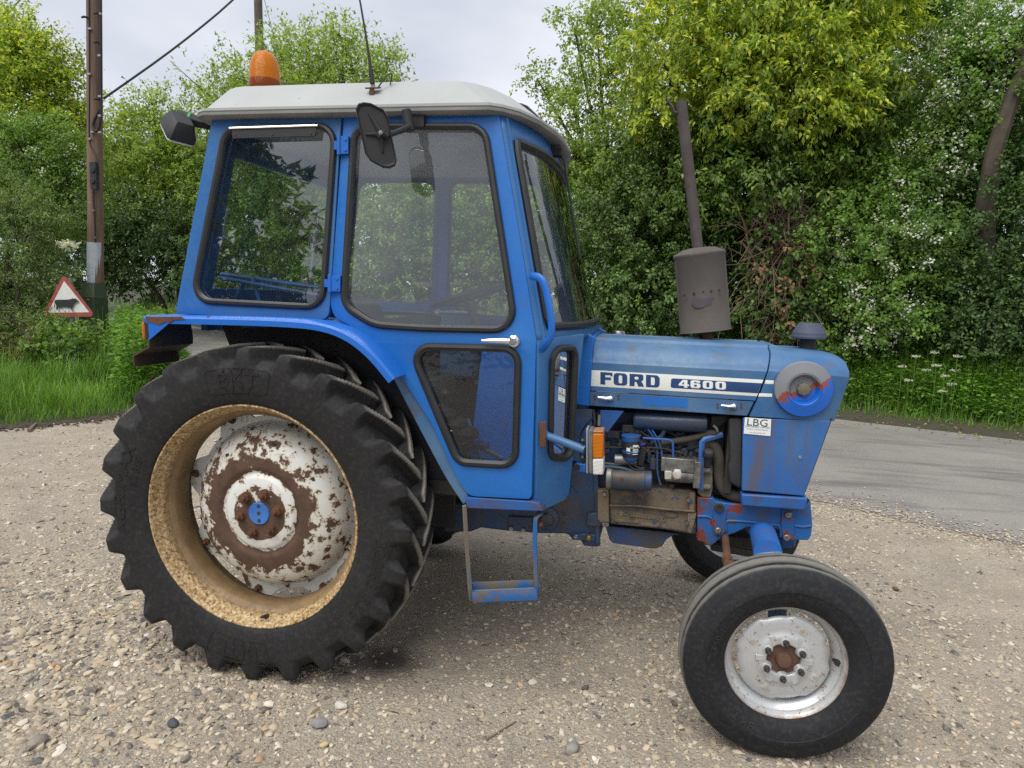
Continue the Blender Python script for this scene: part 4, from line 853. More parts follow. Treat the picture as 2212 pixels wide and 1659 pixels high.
for dst, cond in ((fr, lambda i, j: not (i0 <= i < i1 and 2 <= j < 8)), (gl, lambda i, j: i0 <= i < i1 and 2 <= j < 8)):
    for i in range(NS):
        for j in range(len(zs)-1):
            if cond(i, j): dst.add([F(i, zs[j], 0 if dst is fr else -.004), F(i+1, zs[j], 0 if dst is fr else -.004), F(i+1, zs[j+1], 0 if dst is fr else -.004), F(i, zs[j+1], 0 if dst is fr else -.004)], [(0, 1, 2, 3)])
fo = fr.build('windscreen_frame', BLUE2, T, 0, 50)
sm = fo.modifiers.new('s', 'SOLIDIFY'); sm.thickness = .03; sm.offset = -1
gl.build('windscreen', GLASS_W, fo, 0, 60)
lp = [F(i, 1.56, .004) for i in range(i0, i1+1)] + [F(i1, z, .004) for z in (1.7, 1.9, 2.1)] + [F(i, 2.275, .004) for i in range(i1, i0-1, -1)] + [F(i0, z, .004) for z in (2.1, 1.9, 1.7)]
B().tube(smooth_path(lp, 1, True), .0165, 8, True).build('window_seal', RUBSEAL, fo)
for q in (.9, NS-.9): B().tube([F(q, z, .002) for z in (1.5, 1.8, 2.1, 2.36)], .007, 6).build('pillar_bead', BLUE2, fo)
# wiper
B().tube([F(20, 2.33, .03), F(20, 2.30, .045), F(19, 2.05, .03), F(18.5, 1.85, .02)], .006, 6).box(F(20, 2.335, .02), (.05, .06, .035)).build('wiper', BLACK, fo)

# lower front corner panels with the small windows
for sg in (1, -1):
    p0, p1 = (1.172, -.735), (1.318, -.50)
    ux = Vector((p1[0]-p0[0], p1[1]-p0[1], 0)).normalized(); nn = Vector((ux.y, -ux.x, 0))
    o3 = Vector((p0[0], p0[1], 0))
    def K(px, py): p = PV(px, py, p0, p1); return ((p-o3).dot(ux), p.z)
    def mp3(u, v, w_, sg=sg): p = o3+ux*u+nn*w_; return Vector((p.x, sg*p.y, v))
    out3 = [K(*p) for p in ((1163, 736), (1200, 728), (1262, 722), (1246, 872), (1236, 1010), (1229, 1076), (1173, 1103), (1158, 1086))]
    hol = rounded([K(*p) for p in ((1191, 752), (1242, 752), (1232, 990), (1187, 988))], [.06, .04, .04, .05])
    cp = panel('corner_panel', rounded(out3, [0, .02, 0, 0, .02, .05, .02, 0]), [hol], .025, BLUE2, T, mp3)
    seal('window_seal', hol, cp, mp3, .0145); sheet('window_pane', hol, GLASS_C, cp, lambda u, v, w_, f_=mp3: f_(u, v, -.01))
    if sg > 0:
        cxy = K(1208, 812); text_mesh('MADE IN', .016, lambda x, y, z_: mp3(cxy[0]+x, cxy[1]+.009+y, -.008+z_), 'etched_lettering', GREY, cp, .0003)
        text_mesh('ENGLAND', .016, lambda x, y, z_: mp3(cxy[0]+x, cxy[1]-.009+y, -.008+z_), 'etched_lettering', GREY, cp, .0003)
    # grab handle
    gp = [Vector((p.x, sg*p.y, p.z)) for p in (P(1148, 597, -.735), P(1152, 596, -.775), P(1170, 601, -.795), P(1180, 628, -.80), P(1187, 665, -.805), P(1192, 702, -.805), P(1191, 724, -.80), P(1181, 742, -.78), P(1170, 755, -.735))]
    B().tube(smooth_path(gp, 2), .0125, 10, sq=((1, 0, 0), .75, 1.25)).build('grab_handle', BLUEP, T)
    # sill
    sl = [S(*p) for p in ((1004, 1074), (1150, 1083), (1164, 1088), (1174, 1104), (1150, 1104), (1008, 1098))]
    B().prism([Vector((x, sg*-.742, z)) for x, z in sl], (0, sg*.10, 0)).build('sill', paint('rusty_sill_%d' % sg, (.012, .085, .30), (.075, .045, .028), .7, .42, .58, spots=.3, scale=6), T, .004)
    # step ladder
    st = B(); Yf = -.80
    def fl(pts, w0, th, y0): st.tube([Vector((p.x, sg*p.y, p.z)) for p in pts], 1, 4, sq=((0, 1, 0), w0, th))
    B().tube([Vector((p.x, sg*p.y, p.z)) for p in (P(1003, 1092, -.76), P(1008, 1180, -.77), P(1015, 1270, -.785), P(1018, 1295, -.79))], 1, 4, sq=((0, 1, 0), .022, .0095)).build('step_leg', paint('bare_worn_leg_%d' % sg, (.20, .17, .13), (.10, .15, .24), .55, .52, .66, spots=.3, spotcol=(.12, .07, .04), scale=6), T, .001, 25)
    fl([P(1170, 1108, -.70), P(1157, 1120, -.72), P(1155, 1170, -.745), P(1157, 1230, -.765), P(1160, 1278, -.78)], .024, .010, 0)
    for (a, b_, ya, hz) in (((1021, 1290), (1160, 1284), -.815, .017), ((1018, 1277), (1158, 1271), -.775, .004), ((1016, 1266), (1156, 1261), -.74, .013)):
        p, q = P(*a, ya), P(*b_, ya); st.tube([Vector((p.x, sg*p.y, p.z)), Vector((q.x, sg*q.y, q.z))], 1, 4, sq=((0, 0, 1), hz*1.4, .004))
    for a, b_ in (((1018, 1266), (1021, 1290)), ((1157, 1261), (1160, 1284))):
        p, q = P(*a, -.735), P(*b_, -.815); st.tube([Vector((p.x, sg*p.y, p.z)), Vector((q.x, sg*q.y, q.z))], 1, 4, sq=((0, 0, 1), .018, .004))
    st.build('step', paint('worn_step_%d' % sg, (.014, .10, .30), (.12, .105, .08), .6, .50, .62, spots=.35, spotcol=(.13, .07, .035), scale=7), T, .001, 25)
    c = P(1168, 1133, -.71); B().hexnut((c.x, sg*c.y, c.z), (0, -sg, 0), .011, .012, .004).build('step_bolt', RUST, T)

# roof
def ring_plan(pl, z): return [Vector((x, y, z(x) if callable(z) else z)) for x, y in pl + [(x, -y) for x, y in pl[::-1]]]
def pl(rear, half, front, cut, ch):      # near half from the rear centre round to the front centre
    f = front
    return [(rear, -.001), (rear, -half+.10), (rear+.02, -half+.03), (rear+.07, -half), (rear+.45, -half-.004), (f-.35, -half-.004), (f-.21-cut, -half), (f-.165-cut*.8, -half+.03), (f-.11-cut*.5, -half+.10), (f-.055, -half+.24), (f-.018, -half+.42), (f-.003, -.15), (f, -.001)]
rp = B()
rf = [ring_plan(pl(-.325, .675, 1.115, .0, 0), 2.368), ring_plan(pl(-.345, .70, 1.135, .0, 0), 2.372), ring_plan(pl(-.352, .715, 1.15, 0, 0), 2.392), ring_plan(pl(-.350, .715, 1.148, 0, 0), 2.402),
      ring_plan(pl(-.335, .69, 1.125, 0, 0), 2.408), ring_plan(pl(-.332, .68, 1.118, 0, 0), 2.418), ring_plan(pl(-.318, .535, .985, .0, 0), lambda x: 2.535), ring_plan(pl(-.300, .505, .955, .0, 0), lambda x: 2.547),
      ring_plan(pl(-.16, .40, .82, .0, 0), lambda x: 2.562)]
rp.loft(rf)
ro = rp.build('roof', ROOF, T, 0, 0)
B().loft([ring_plan(pl(-.315, .66, 1.10, 0, 0), 2.366), ring_plan(pl(-.347, .702, 1.138, 0, 0), 2.3665), ring_plan(pl(-.353, .7165, 1.1515, 0, 0), 2.375), ring_plan(pl(-.3535, .7168, 1.1518, 0, 0), 2.386)], False, False).build('roof_lip', ROOFD, ro)
B().loft([ring_plan(pl(-.28, .64, 1.08, 0, 0), 2.345), ring_plan(pl(-.28, .64, 1.08, 0, 0), 2.362)]).build('headlining', LINING, T)
# beacon
bc = P(572, 185, -.33); zb = 2.545
bo = B().lathe([(.078, 0), (.078, .028), (.066, .034)], (bc.x, -.33, zb), (0, 0, 1), 28).build('beacon', BLACK, T)
B().lathe([(.069, .034), (.070, .070), (.068, .122), (.062, .158), (.050, .184), (.031, .201), (.012, .208), (0.0, .209)], (bc.x, -.33, zb), (0, 0, 1), 32).build('beacon_lens', AMBER, bo, 0, 60)
B().lathe([(.0695, .036), (.0712, .040), (.0712, .072), (.0700, .078)], (bc.x, -.33, zb), (0, 0, 1), 32).build('lens_collar', lens('dark_amber', (.22, .045, .006), .1), bo, 0, 60)
B().cyl((bc.x, -.33, zb+.03), (bc.x, -.33, zb+.13), .022, 12).build('beacon_bulb', STEEL, bo)
# aerial
ab = P(806, 190, -.615)
ao = B().tube([P(803, 176, -.625), P(797, 120, -.625), P(788, 62, -.625), P(779, 10, -.625), P(762, -80, -.625)], [.0085, .0055, .0045, .004, .003], 8).tube([P(804, 181, -.625), P(802, 150, -.625)], [.010, .008], 8).build('aerial', CABLE, T)
ab2 = B().box(ab, (.055, .04, .006), Matrix.Rotation(.3, 3, 'X')).box(ab+Vector((0, -.012, -.02)), (.02, .008, .04)).build('aerial_bracket', RUST, ao, .002)
B().cyl(ab+Vector((0, 0, 0)), ab+Vector((-.002, 0, .022)), .009, 10).build('aerial_nut', STEEL, ao)
B().tube(smooth_path([ab+Vector((.02, 0, 0)), P(826, 176, -.60), P(838, 160, -.58), P(848, 158, -.56), P(845, 172, -.56), P(843, 183, -.57)], 2), .003, 6).build('aerial_lead', CABLE, ao)
# work lamp at the rear of the roof
la = B().tube([P(456, 268, -.55), P(430, 264, -.58), P(405, 255, -.60), P(380, 249, -.62)], 1, 4, sq=((0, 0, 1), .026, .014)).build('lamp_arm', BLACK, T, .002)
la['label'] = 'bent black arm with a band of green tape'
B().tube([P(410, 257.5, -.598), P(404, 255.5, -.602)], 1, 4, sq=((0, 0, 1), .028, .016)).build('green_tape', plain('green_tape', (.01, .25, .08), .5), la)
wl = B(); Yl = -.62
fo_ = [P(*p, Yl) for p in ((343, 258), (380, 255), (427, 292), (424, 314), (416, 317), (361, 299))]
f0 = [P(*p, Yl) for p in ((352, 257), (378, 256), (398, 268), (418, 288), (384, 283), (358, 276))]
wl.loft([[p+Vector((.0, -.055, .0)) for p in fo_], [p+Vector((0, -.062, .004)) for p in f0]]) if False else None
L1, L2, L3_ = P(344, 262, -.64), P(362, 301, -.74), P(422, 317, -.64); L4_ = L1+L3_-L2; lc = (L1+L3_)/2
ln_ = (L3_-L2).cross(L1-L2).normalized()
if ln_.z < 0: ln_ = -ln_
def lrect(k, d, dx=0.): return [lc+(p-lc)*k+ln_*d+Vector((dx, 0, 0)) for q0, q1 in ((L1, L2), (L2, L3_), (L3_, L4_), (L4_, L1)) for p in (q0.lerp(q1, .10), q0.lerp(q1, .90))]
wl = B().loft([lrect(1., 0), lrect(1.03, .004), lrect(1.02, .022), lrect(.74, .070), lrect(.66, .076)]).build('work_lamp', BLACK, T, .002)
B().loft([lrect(.99, -.006), lrect(1.0, .001)]).build('lamp_glass', CLEAR, wl)
# mirror
mp0 = (.37, -1.0); mp1 = (1.37, -.62)
mo = [PV(*p, mp0, mp1) for p in ((768, 236), (774, 224), (786, 221), (801, 223), (829, 237), (839, 256), (857, 346), (853, 358), (842, 363), (828, 362), (800, 347), (788, 330))]
mnv = Vector((mp1[0]-mp0[0], mp1[1]-mp0[1], 0)).normalized(); mnn = Vector((mnv.y, -mnv.x, 0))
cen = sum(mo, Vector())/len(mo)
def scl(k, d): return [cen+(p-cen)*k+mnn*d for p in mo]
mb = B().loft([scl(.93, -.016), scl(1.0, -.012), scl(1.0, .004), scl(.96, .012), scl(.91, .008), scl(.89, .004)]).build('mirror', BLACK, T, 0, 50)
B().loft([scl(.9, -.0165), scl(.88, -.0185)]).build('mirror_glass', plain('mirror_silver', (.8, .8, .8), .03, 1., 0), mb)
rbb = B(); pc = PV(824, 291, mp0, mp1)+mnn*.009
for q in ((797, 246), (790, 291), (826, 330)): e_ = PV(*q, mp0, mp1)+mnn*.007; rbb.tube([pc, e_], [.009, .004], 6)
rbb.lathe([(.02, -.004), (.018, .006)], pc, mnn, 12); rbb.build('mirror_rib', BLACK, mb)
B().hexnut(pc+mnn*.008, mnn, .011, .010, .004).build('mirror_pivot', STEEL, mb)
xz = S(893, 259); mk = Vector((xz[0], Ys(xz[1])-.02, xz[1]))
arm = B().box(mk+Vector((.012, 0, 0)), (.085, .022, .068)).cyl(P(877, 237, -.75), P(886, 284, -.75), .019, 14)
arm.tube([P(883, 275, -.76), P(858, 285, -.84), P(832, 294, -.93), pc+mnn*.02], [.013, .011, .011, .012], 8); arm.build('mirror_arm', BLACK, T, .003)

# cab inside
B().prism([Vector((x, -.56, z)) for x, z in ((.62, .80), (1.18, .80), (1.18, .86), (.62, .86))], (0, 1.12, 0)).build('cab_floor', DARK, T)
B().box((.06, 0, 1.20), (.46, 1.08, .04)).build('rear_deck', BLUE4, T)
rw = B()
xr = lambda z: -.43+(z-1.55)*.175+.02
for y0, y1, z0, z1 in ((-.72, -.60, 1.55, 2.36), (.60, .72, 1.55, 2.36), (-.6, .6, 1.55, 1.66), (-.6, .6, 2.24, 2.36)):
    kk = lambda y, z: y*(abs(Ys(z))-.01)/.73
    rw.loft([[Vector((xr(z0), kk(y0, z0), z0)), Vector((xr(z0)+.04, kk(y0, z0), z0)), Vector((xr(z0)+.04, kk(y1, z0), z0)), Vector((xr(z0), kk(y1, z0), z0))], [Vector((xr(z1), kk(y0, z1), z1)), Vector((xr(z1)+.04, kk(y0, z1), z1)), Vector((xr(z1)+.04, kk(y1, z1), z1)), Vector((xr(z1), kk(y1, z1), z1))]])
ro2 = rw.build('rear_window_frame', BLUE4, T, .004)
B().add([Vector((xr(z)+.02, y, z)) for y, z in ((-.6, 1.66), (.6, 1.66), (.58, 2.24), (-.58, 2.24))], [(0, 1, 2, 3)]).build('rear_window_pane', GLASS_Q, ro2)
B().prism([Vector((-.40, y, z)) for y, z in ((-.60, 1.47), (.60, 1.47), (.60, 1.55), (-.60, 1.55))], (.03, 0, 0)).build('rear_panel', BLUE4, T)
for a, b_, Y in (((493, 455), (452, 610), -.52), ((690, 458), (670, 620), .30)):
    p, q = P(*a, Y), P(*b_, Y)
    so_ = B().tube([p, p.lerp(q, .28)], .007, 8).tube([p.lerp(q, .26), p.lerp(q, .27), p.lerp(q, .52), p.lerp(q, .53)], [.010, .017, .019, .010], 10).tube([p.lerp(q, .5), q], .012, 8).cyl(p-Vector((.03, 0, 0)), p+Vector((.012, 0, 0)), .008, 8).build('gas_strut', GREY, T)
    B().box(q+Vector((-.012, 0, -.005)), (.04, .05, .10), Matrix.Rotation(-.25, 3, 'Y')).build('strut_bracket', STEEL, so_, .004)
# linkage seen low through the rear side window
lk = B()
for a, b_, Y, r_ in (((478, 592), (690, 622), -.44, .010), ((474, 600), (690, 638), -.48, .009), ((545, 598), (560, 650), -.46, .010), ((528, 610), (505, 652), -.46, .011)): lk.tube([P(*a, Y), P(*b_, Y)], r_, 8)
lk.build('linkage', BLUE4, T)
# seat
sx_ = .28; se = B()
sb = rounded([(-.23, 1.22), (.23, 1.22), (.21, 1.62), (-.21, 1.62)], .09)
se.loft([[Vector((x0, y, z)) for y, z in sb] for x0 in (.12, .13)]) if False else None
se.loft([[Vector((.10-(z-1.2)*.12+dx, y*k, 1.42+(z-1.42)*k)) for y, z in sb] for dx, k in ((0, .94), (.015, 1), (.07, 1), (.10, .9))])
seat = se.build('seat', SEATM, T, .01)
sq_ = rounded([(.12, -.24), (.58, -.24), (.58, .24), (.12, .24)], .08)
B().loft([[Vector((.35+(x-.35)*k, y*k, z)) for x, y in sq_] for z, k in ((1.12, .95), (1.15, 1), (1.22, 1), (1.245, .93))]).build('seat_cushion', SEATM, seat)
B().box((.32, 0, 1.0), (.28, .3, .26)).build('seat_base', DARK, seat, .01)
# console, dash, steering wheel
B().prism([Vector((x, .38, z)) for x, z in ((.42, 1.2), (.62, 1.2), (.62, 1.50), (.60, 1.545), (.56, 1.56), (.42, 1.56))], (0, .16, 0)).build('side_console', BLUE3, T, .01)
B().box((.52, .46, 1.565), (.22, .18, .012)).build('console_top', ROOF, T, .004)
B().prism([Vector((x, -.2, z)) for x, z in ((1.08, .86), (1.32, .86), (1.32, 1.50), (1.12, 1.52), (1.02, 1.44))], (0, .4, 0)).build('dashboard', BLUE3, T, .02)
sc_ = (P(937, 662, -.02)+P(1086, 618, -.02))/2; wr = (P(1086, 618, -.02)-P(937, 662, -.02)).length/2
tn = Vector((P(1086, 618, -.02)-P(937, 662, -.02))).normalized(); wn = Vector((-tn.z, 0, tn.x)).normalized(); wy = Vector((0, 1, 0))
wb = B().tube([sc_+tn*(math.cos(q)*wr)+wy*(math.sin(q)*wr) for q in [2*math.pi*k/40 for k in range(40)]], .0125, 8, True)
for q in (.5, 2.6, 4.7): wb.tube([sc_-wn*.05, sc_+tn*(math.cos(q)*wr)+wy*(math.sin(q)*wr)], .007, 6)
wb.lathe([(.035, -.03), (.03, .0), (.01, .006)], sc_-wn*.04, wn, 14); wo = wb.build('steering_wheel', BLACK, T)
B().tube([sc_-wn*.05, sc_-wn*.32], .022, 12).build('steering_column', DARK, wo)
pb = B()
for a, b_ in (((1010, 905), (1040, 990)), ((1030, 960), (1085, 990)), ((960, 950), (1000, 985))): pb.tube([P(*a, -.3), P(*b_, -.3)], .012, 6)
pb.box(P(1040, 955, -.3), (.07, .06, .02)); pb.build('pedals', BLUE4, T)
B().prism([Vector((x, -.30, z)) for x, z in ((P(1015, 900, -.3).x, .87), (1.22, .87), (1.26, 1.44), (P(1015, 900, -.3).x+.05, 1.44))], (0, .02, 0)).build('footwell_panel', BLUE, T, .006)
bt = B()
for i in range(3): c = P(960+i*24, 905+i*20, -.38); bt.lathe([(.05, 0), (.058, .02), (.05, .04), (.03, .05)], c, (0, 0, 1), 14)
bt.build('lever_boots', BLACKIN, T)
ll = B()
for x, y in ((.75, .12), (.82, .2), (.70, -.28)): ll.tube([(x, y, .86), (x-.04, y, 1.2)], .008, 6).lathe([(0, -.02), (.018, -.01), (.022, .005), (.012, .02), (0, .024)], (x-.04, y, 1.2), (0, 0, 1), 10)
ll.build('gear_levers', BLACK, T)

# ------------------------------------------------------------------ bonnet, nose
prof = [(0, 1.499), (-.15, 1.497), (-.165, 1.494), (-.178, 1.481), (-.195, 1.478), (-.235, 1.468), (-.262, 1.452), (-.285, 1.425), (-.297, 1.405), (-.300, 1.395), (-.3045, 1.390), (-.305, 1.262)]
prof = [prof[0]]+[(p.x, p.y) for p in [Vector((*q, 0)) for q in prof[1:]]]
full = prof+[(-y, z) for y, z in prof[:0:-1]]
def xf(z): return 2.031+(z-1.195)*.255+.012*math.sin((z-1.2)*10)
XB = 1.345
def bonnet_shell(x_at_list, pr, th=.012):
    b = B(); rings = []
    inn = [(y*(1-th/.3), z-th if z > 1.4 else z) for y, z in pr]
    loop = pr+inn[::-1]
    for xfun in x_at_list: rings.append([Vector((xfun(z), y, z)) for y, z in loop])
    n = len(loop); return b.loft(rings)
bo_ = bonnet_shell([lambda z: XB, lambda z: XB+.2, lambda z: XB+.45, lambda z: xf(z)-.004], full).build('bonnet', BLUE3, T, .0015, 30)
for sg in (1, -1):
    lowp = B().loft([[Vector((xx(1.255 if j < 2 else 1.193), sg*y, z)) for j, (y, z) in enumerate(((-.302, 1.2585), (-.288, 1.2585), (-.288, 1.193), (-.302, 1.193)))] for xx in (lambda z: XB-.004, lambda z: xf(z)-.006)]).build('bonnet_side_panel', BLUE3, T, .003)
    if sg > 0:
        for (a, b_) in (((1292, 858), (1326, 860)), ((1557, 876), (1592, 877))):
            p, q = P(*a, -.302), P(*b_, -.302)
            B().tube([q+Vector((-.012, -.014, 0)), p.lerp(q, .5)+Vector((0, -.018, -.001)), p+Vector((0, -.016, .002))], [.009, .007, .0045], 10).lathe([(.015, 0), (.014, .008), (.010, .016), (.004, .02)], q+Vector((-.014, 0, 0)), (0, -1, 0), 16).build('bonnet_catch', CHROME, lowp)
            rv = B()
            for ddx in (-7, 44):
                for ddy in (-3, 4): c = P(a[0]+ddx, a[1]+ddy, -.302); rv.lathe([(.0052, 0), (.004, .003)], c, (0, -1, 0), 8)
            rv.build('rivets', RUST, lowp)
        B().prism([P(*q, -.3022) for q in ((1389, 854), (1486, 861), (1486, 881), (1388, 874))], (0, -.0006, 0)).build('touched_up_paint', BLUE, lowp)
# cowl between cab and bonnet
cw = [(1262, 716), (1289, 730), (1282, 745), (1277, 788), (1273, 879), (1243, 874), (1246, 770), (1250, 745)]
for sg in (1, -1):
    B().prism([Vector((p.x, sg*p.y, p.z)) for p in [P(*q, -.318) for q in cw]], (0, sg*.02, 0)).build('cowl_side', BLUE, T, .006)
B().prism([Vector((1.27, y, z)) for y, z in [(y*1.045, z+.012) for y, z in full]], (.075, 0, 0)).build('cowl', BLUE, T, .004)
# nose cone
def nx(z):  # front edge of the nose
    pts_ = [(.857, 2.279), (1.19, 2.385), (1.36, 2.425), (1.425, 2.43), (1.45, 2.41), (1.466, 2.36), (1.474, 2.30), (1.479, 2.25), (1.51, 2.20)]
    for (za, xa_), (zb_, xb_) in zip(pts_, pts_[1:]):
        if za <= z <= zb_: return xa_+(xb_-xa_)*(z-za)/(zb_-za)
    return pts_[0][1] if z < pts_[0][0] else 2.2
npf = [(0, 1.480), (-.12, 1.479), (-.18, 1.476), (-.225, 1.468), (-.258, 1.452), (-.283, 1.425), (-.297, 1.405), (-.300, 1.395), (-.3045, 1.390), (-.305, 1.30), (-.305, 1.192)]
nfull = npf+[(-y, z) for y, z in npf[:0:-1]]
nb = B(); rings = []
for t_, k, dz in ((0, 1., .012), (.12, 1., .010), (.24, 1., 0.), (.5, 1., -.001), (.75, .99, -.006), (.90, .965, -.016), (.97, .92, -.03), (1., .84, -.05)):
    rg = []
    for y, z in nfull:
        top = max(0, (z-1.36)/.12); xx = xf(z)+.002+(nx(min(z, 1.43))-xf(z))*t_
        rg.append(Vector((xx, y*k, z+dz*top)))
    rings.append(rg)
no_ = nb.loft(rings).build('nose_cone', BLUE3, T, .002, 32)
# raised front of the bonnet hump on top of the nose
B().loft([[Vector((x0, y, z)) for y, z in ((-.17, 1.478), (-.15, zt), (.15, zt), (.17, 1.478))] for x0, zt in ((xf(1.49)+.004, 1.497), (2.13, 1.496), (2.17, 1.484), (2.185, 1.478))]).build('nose_hump', BLUE3, no_, .004)
# lower nose panels
STK = M('streaked_nose_paint', .42); mpk = STK.n('ShaderNodeMapping'); mpk.inputs['Scale'].default_value = (9, 9, 1.1); STK.l(STK.co, mpk.inputs[0])
ck = STK.mix(STK.ramp(STK.noise(3, 6, .6), [(.35, 0.), (.68, 1.)]), (.014, .095, .33), (.04, .135, .33))
ck = STK.mix(STK.ramp(STK.noise(1.3, 6, .65, mpk.outputs[0]), [(.48, 0.), (.66, .9)]), ck, (.11, .078, .05))
ck = STK.mix(STK.ramp(STK.noise(9, 7, .7), [(.60, 0.), (.74, .8)]), ck, (.075, .085, .085))
STK.color(ck); STK.bump(STK.noise(160, 2), .06, .001)
for sg in (1, -1):
    ln = [P(*q, -.302) for q in ((1605, 903), (1795, 909), (1737, 1072), (1602, 1060))]
    lo_ = B().prism([Vector((p.x, sg*p.y, p.z)) for p in ln], (0, sg*.02, 0)).build('nose_side_panel', STK.m, T, .004)
    c = P(1728, 988, -.303); B().lathe([(.008, 0), (.006, .004)], (c.x, sg*c.y, c.z), (0, -sg, 0), 10).build('rivet', GREY, lo_)
lt = [P(*q, -.302) for q in ((1601, 1066), (1744, 1075), (1738, 1101), (1601, 1091))]
B().prism([p+Vector((0, -.012, 0)) for p in lt], (0, .64, 0)).build('nose_tray', BLUE4, T, .006)
gx = [P(1797, 905, -.302), P(1737, 1070, -.302)]
B().loft([[gx[0]+Vector((.004, .01, 0)), gx[1]+Vector((.004, .01, 0)), gx[1]+Vector((-.03, .01, 0)), gx[0]+Vector((-.03, .01, 0))], [Vector((p.x, .29, p.z)) for p in (gx[0]+Vector((.004, 0, 0)), gx[1]+Vector((.004, 0, 0)), gx[1]+Vector((-.03, 0, 0)), gx[0]+Vector((-.03, 0, 0)))]]).build('grille', DARK, T)
# round side cover on the nose
cc = P(1734.6, 840, -.305); rr = .118
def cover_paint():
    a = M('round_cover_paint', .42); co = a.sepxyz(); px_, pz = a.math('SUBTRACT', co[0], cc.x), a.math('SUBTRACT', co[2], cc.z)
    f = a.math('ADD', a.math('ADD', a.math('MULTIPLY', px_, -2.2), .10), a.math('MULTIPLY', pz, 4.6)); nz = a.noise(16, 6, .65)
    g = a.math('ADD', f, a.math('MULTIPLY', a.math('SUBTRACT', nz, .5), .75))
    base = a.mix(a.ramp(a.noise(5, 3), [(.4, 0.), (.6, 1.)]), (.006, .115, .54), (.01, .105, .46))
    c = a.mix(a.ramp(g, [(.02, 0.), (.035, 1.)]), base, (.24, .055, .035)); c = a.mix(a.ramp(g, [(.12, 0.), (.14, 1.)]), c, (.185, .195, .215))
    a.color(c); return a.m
CPM = cover_paint()
co_ = B().lathe([(rr, 0), (rr, .012), (rr*.97, .020), (rr*.60, .030), (rr*.585, .0275), (rr*.565, .030), (rr*.53, .028), (rr*.50, .018), (rr*.42, .002), (rr*.2, -.002), (0, -.002)], cc, (0, -1, 0), 64).build('round_side_cover', CPM, T, 0, 40)
kn = [Vector((cc.x+math.cos(q)*.0265*(1+.05*math.cos(8*q)), cc.y, cc.z+math.sin(q)*.0265*(1+.05*math.cos(8*q)))) for q in [2*math.pi*k/48 for k in range(48)]]
B().loft([[p+Vector((0, d, 0)) for p in kn] if k == 1 else [cc+(p-cc)*k+Vector((0, d, 0)) for p in kn] for d, k in ((.004, 1), (-.020, 1), (-.026, .9), (-.028, .7))]).build('cover_knob', plain('dirty_knob', (.15, .135, .105), .8, 0, .3, 40), co_)
# pre-cleaner cap
pcx = P(1744, 752, 0.0)
po = B().lathe([(.036, 0), (.036, .07)], (pcx.x, 0, 1.468), (0, 0, 1), 24).build('air_intake', BLACK, T)
B().lathe([(.034, .055), (.072, .055), (.0755, .058), (.0755, .066), (.0725, .072), (.0715, .082), (.047, .124), (.044, .127), (0, .128)], (pcx.x, 0, 1.468), (0, 0, 1), 40).build('intake_cap', plain('faded_blue_plastic', (.055, .072, .115), .7, 0, .35, 12), po, 0, 24)
# exhaust
ea, eb = Vector((P(1524, 735, .05))), P(1471, 218, .05); ed = (P(1511, 545, .05)-P(1524, 720, .05)); b0 = P(1524, 717, .05); t0 = P(1511, 553, .05)
exu = (t0-b0).normalized(); exx = Vector((0, 1, 0)).cross(exu).normalized()
def ov(c, a, b_): return [c+exx*(math.cos(q)*a)+Vector((0, 1, 0))*(math.sin(q)*b_) for q in [2*math.pi*k/40 for k in range(40)]]
s0 = .118
eo = B().loft([ov(b0, s0*.96, .085), ov(b0+exu*.004, s0*1.04, .092), ov(b0+exu*.010, s0, .088), ov(t0-exu*.004, s0, .088), ov(t0, s0*1.03, .091), ov(t0+exu*.010, s0*1.03, .091), ov(t0+exu*.016, s0*.98, .086), ov(t0+exu*.034, s0*.66, .06), ov(t0+exu*.038, s0*.4, .04)]).build('exhaust_silencer', EXH, T, 0, 40)
p1 = P(1508, 542, .05); p2 = P(1471, 220, .05)
B().tube([p1-(p2-p1).normalized()*.03, p2], .0255, 20).lathe([(.028, 0), (.03, .006), (.028, .02)], p1-(p2-p1).normalized()*.02, p2-p1, 20).build('exhaust_pipe', paint('rusty_pipe', (.050, .041, .037), (.082, .072, .066), .85, .3, .7, spots=.25, spotcol=(.06, .03, .02), scale=9), eo)
B().lathe([(.022, 0.0), (.022, .001)], p2+(p2-p1).normalized()*.0005, p2-p1, 16).build('pipe_mouth', BLACKIN, eo)
fp_ = [P(*q, .05) for q in ((1462, 246), (1456, 243), (1452, 232), (1444, 222), (1440, 214))]
B().tube(fp_, 1, 6, sq=((0, 1, 0), .022, .007)).lathe([(.022, -.003), (.022, .003)], P(1444, 219, .05), (-.8, 0, .5), 14).build('rain_flap', EXH, eo)
B().tube([b0-exu*.10, b0+exu*.01], .030, 16).build('exhaust_stub', RUST, eo)
hl = B()
for i, (x, y) in enumerate(((1503, 645), (1529, 640), (1548, 637), (1569, 636), (1490, 640))): pass
for x, y in ((1499, 634), (1519, 631), (1536, 629), (1554, 627), (1478, 638)):
    p = P(x, y, .05-.082); hl.lathe([(.006, .0), (.005, .006)], p, (0, -1, 0), 8)
hl.build('drain_holes', BLACKIN, eo)
pa = rounded([(-.055, -.004), (-.05, .016), (-.03, .024), (-.005, .018), (.015, .026), (.045, .030), (.062, .018), (.058, 0), (.035, -.012), (.015, -.012), (-.005, -.022), (-.035, -.024)], .012)
pcn = P(1519, 655, -.037)
def ovm(x, y, z_): a = x/s0; return Vector((pcn.x+x, .05-.0885*math.sqrt(max(0, 1-min(1, (a+.03)**2)))-z_-.002, pcn.z+y))
panel('bare_metal_patch', pa, [], .002, paint('purple_scale', (.062, .045, .058), (.10, .08, .095), .8, spots=.2, spotcol=(.05, .03, .03)), eo, ovm, [('u', x) for x in (-.04, -.02, 0, .02, .04)], .0004)
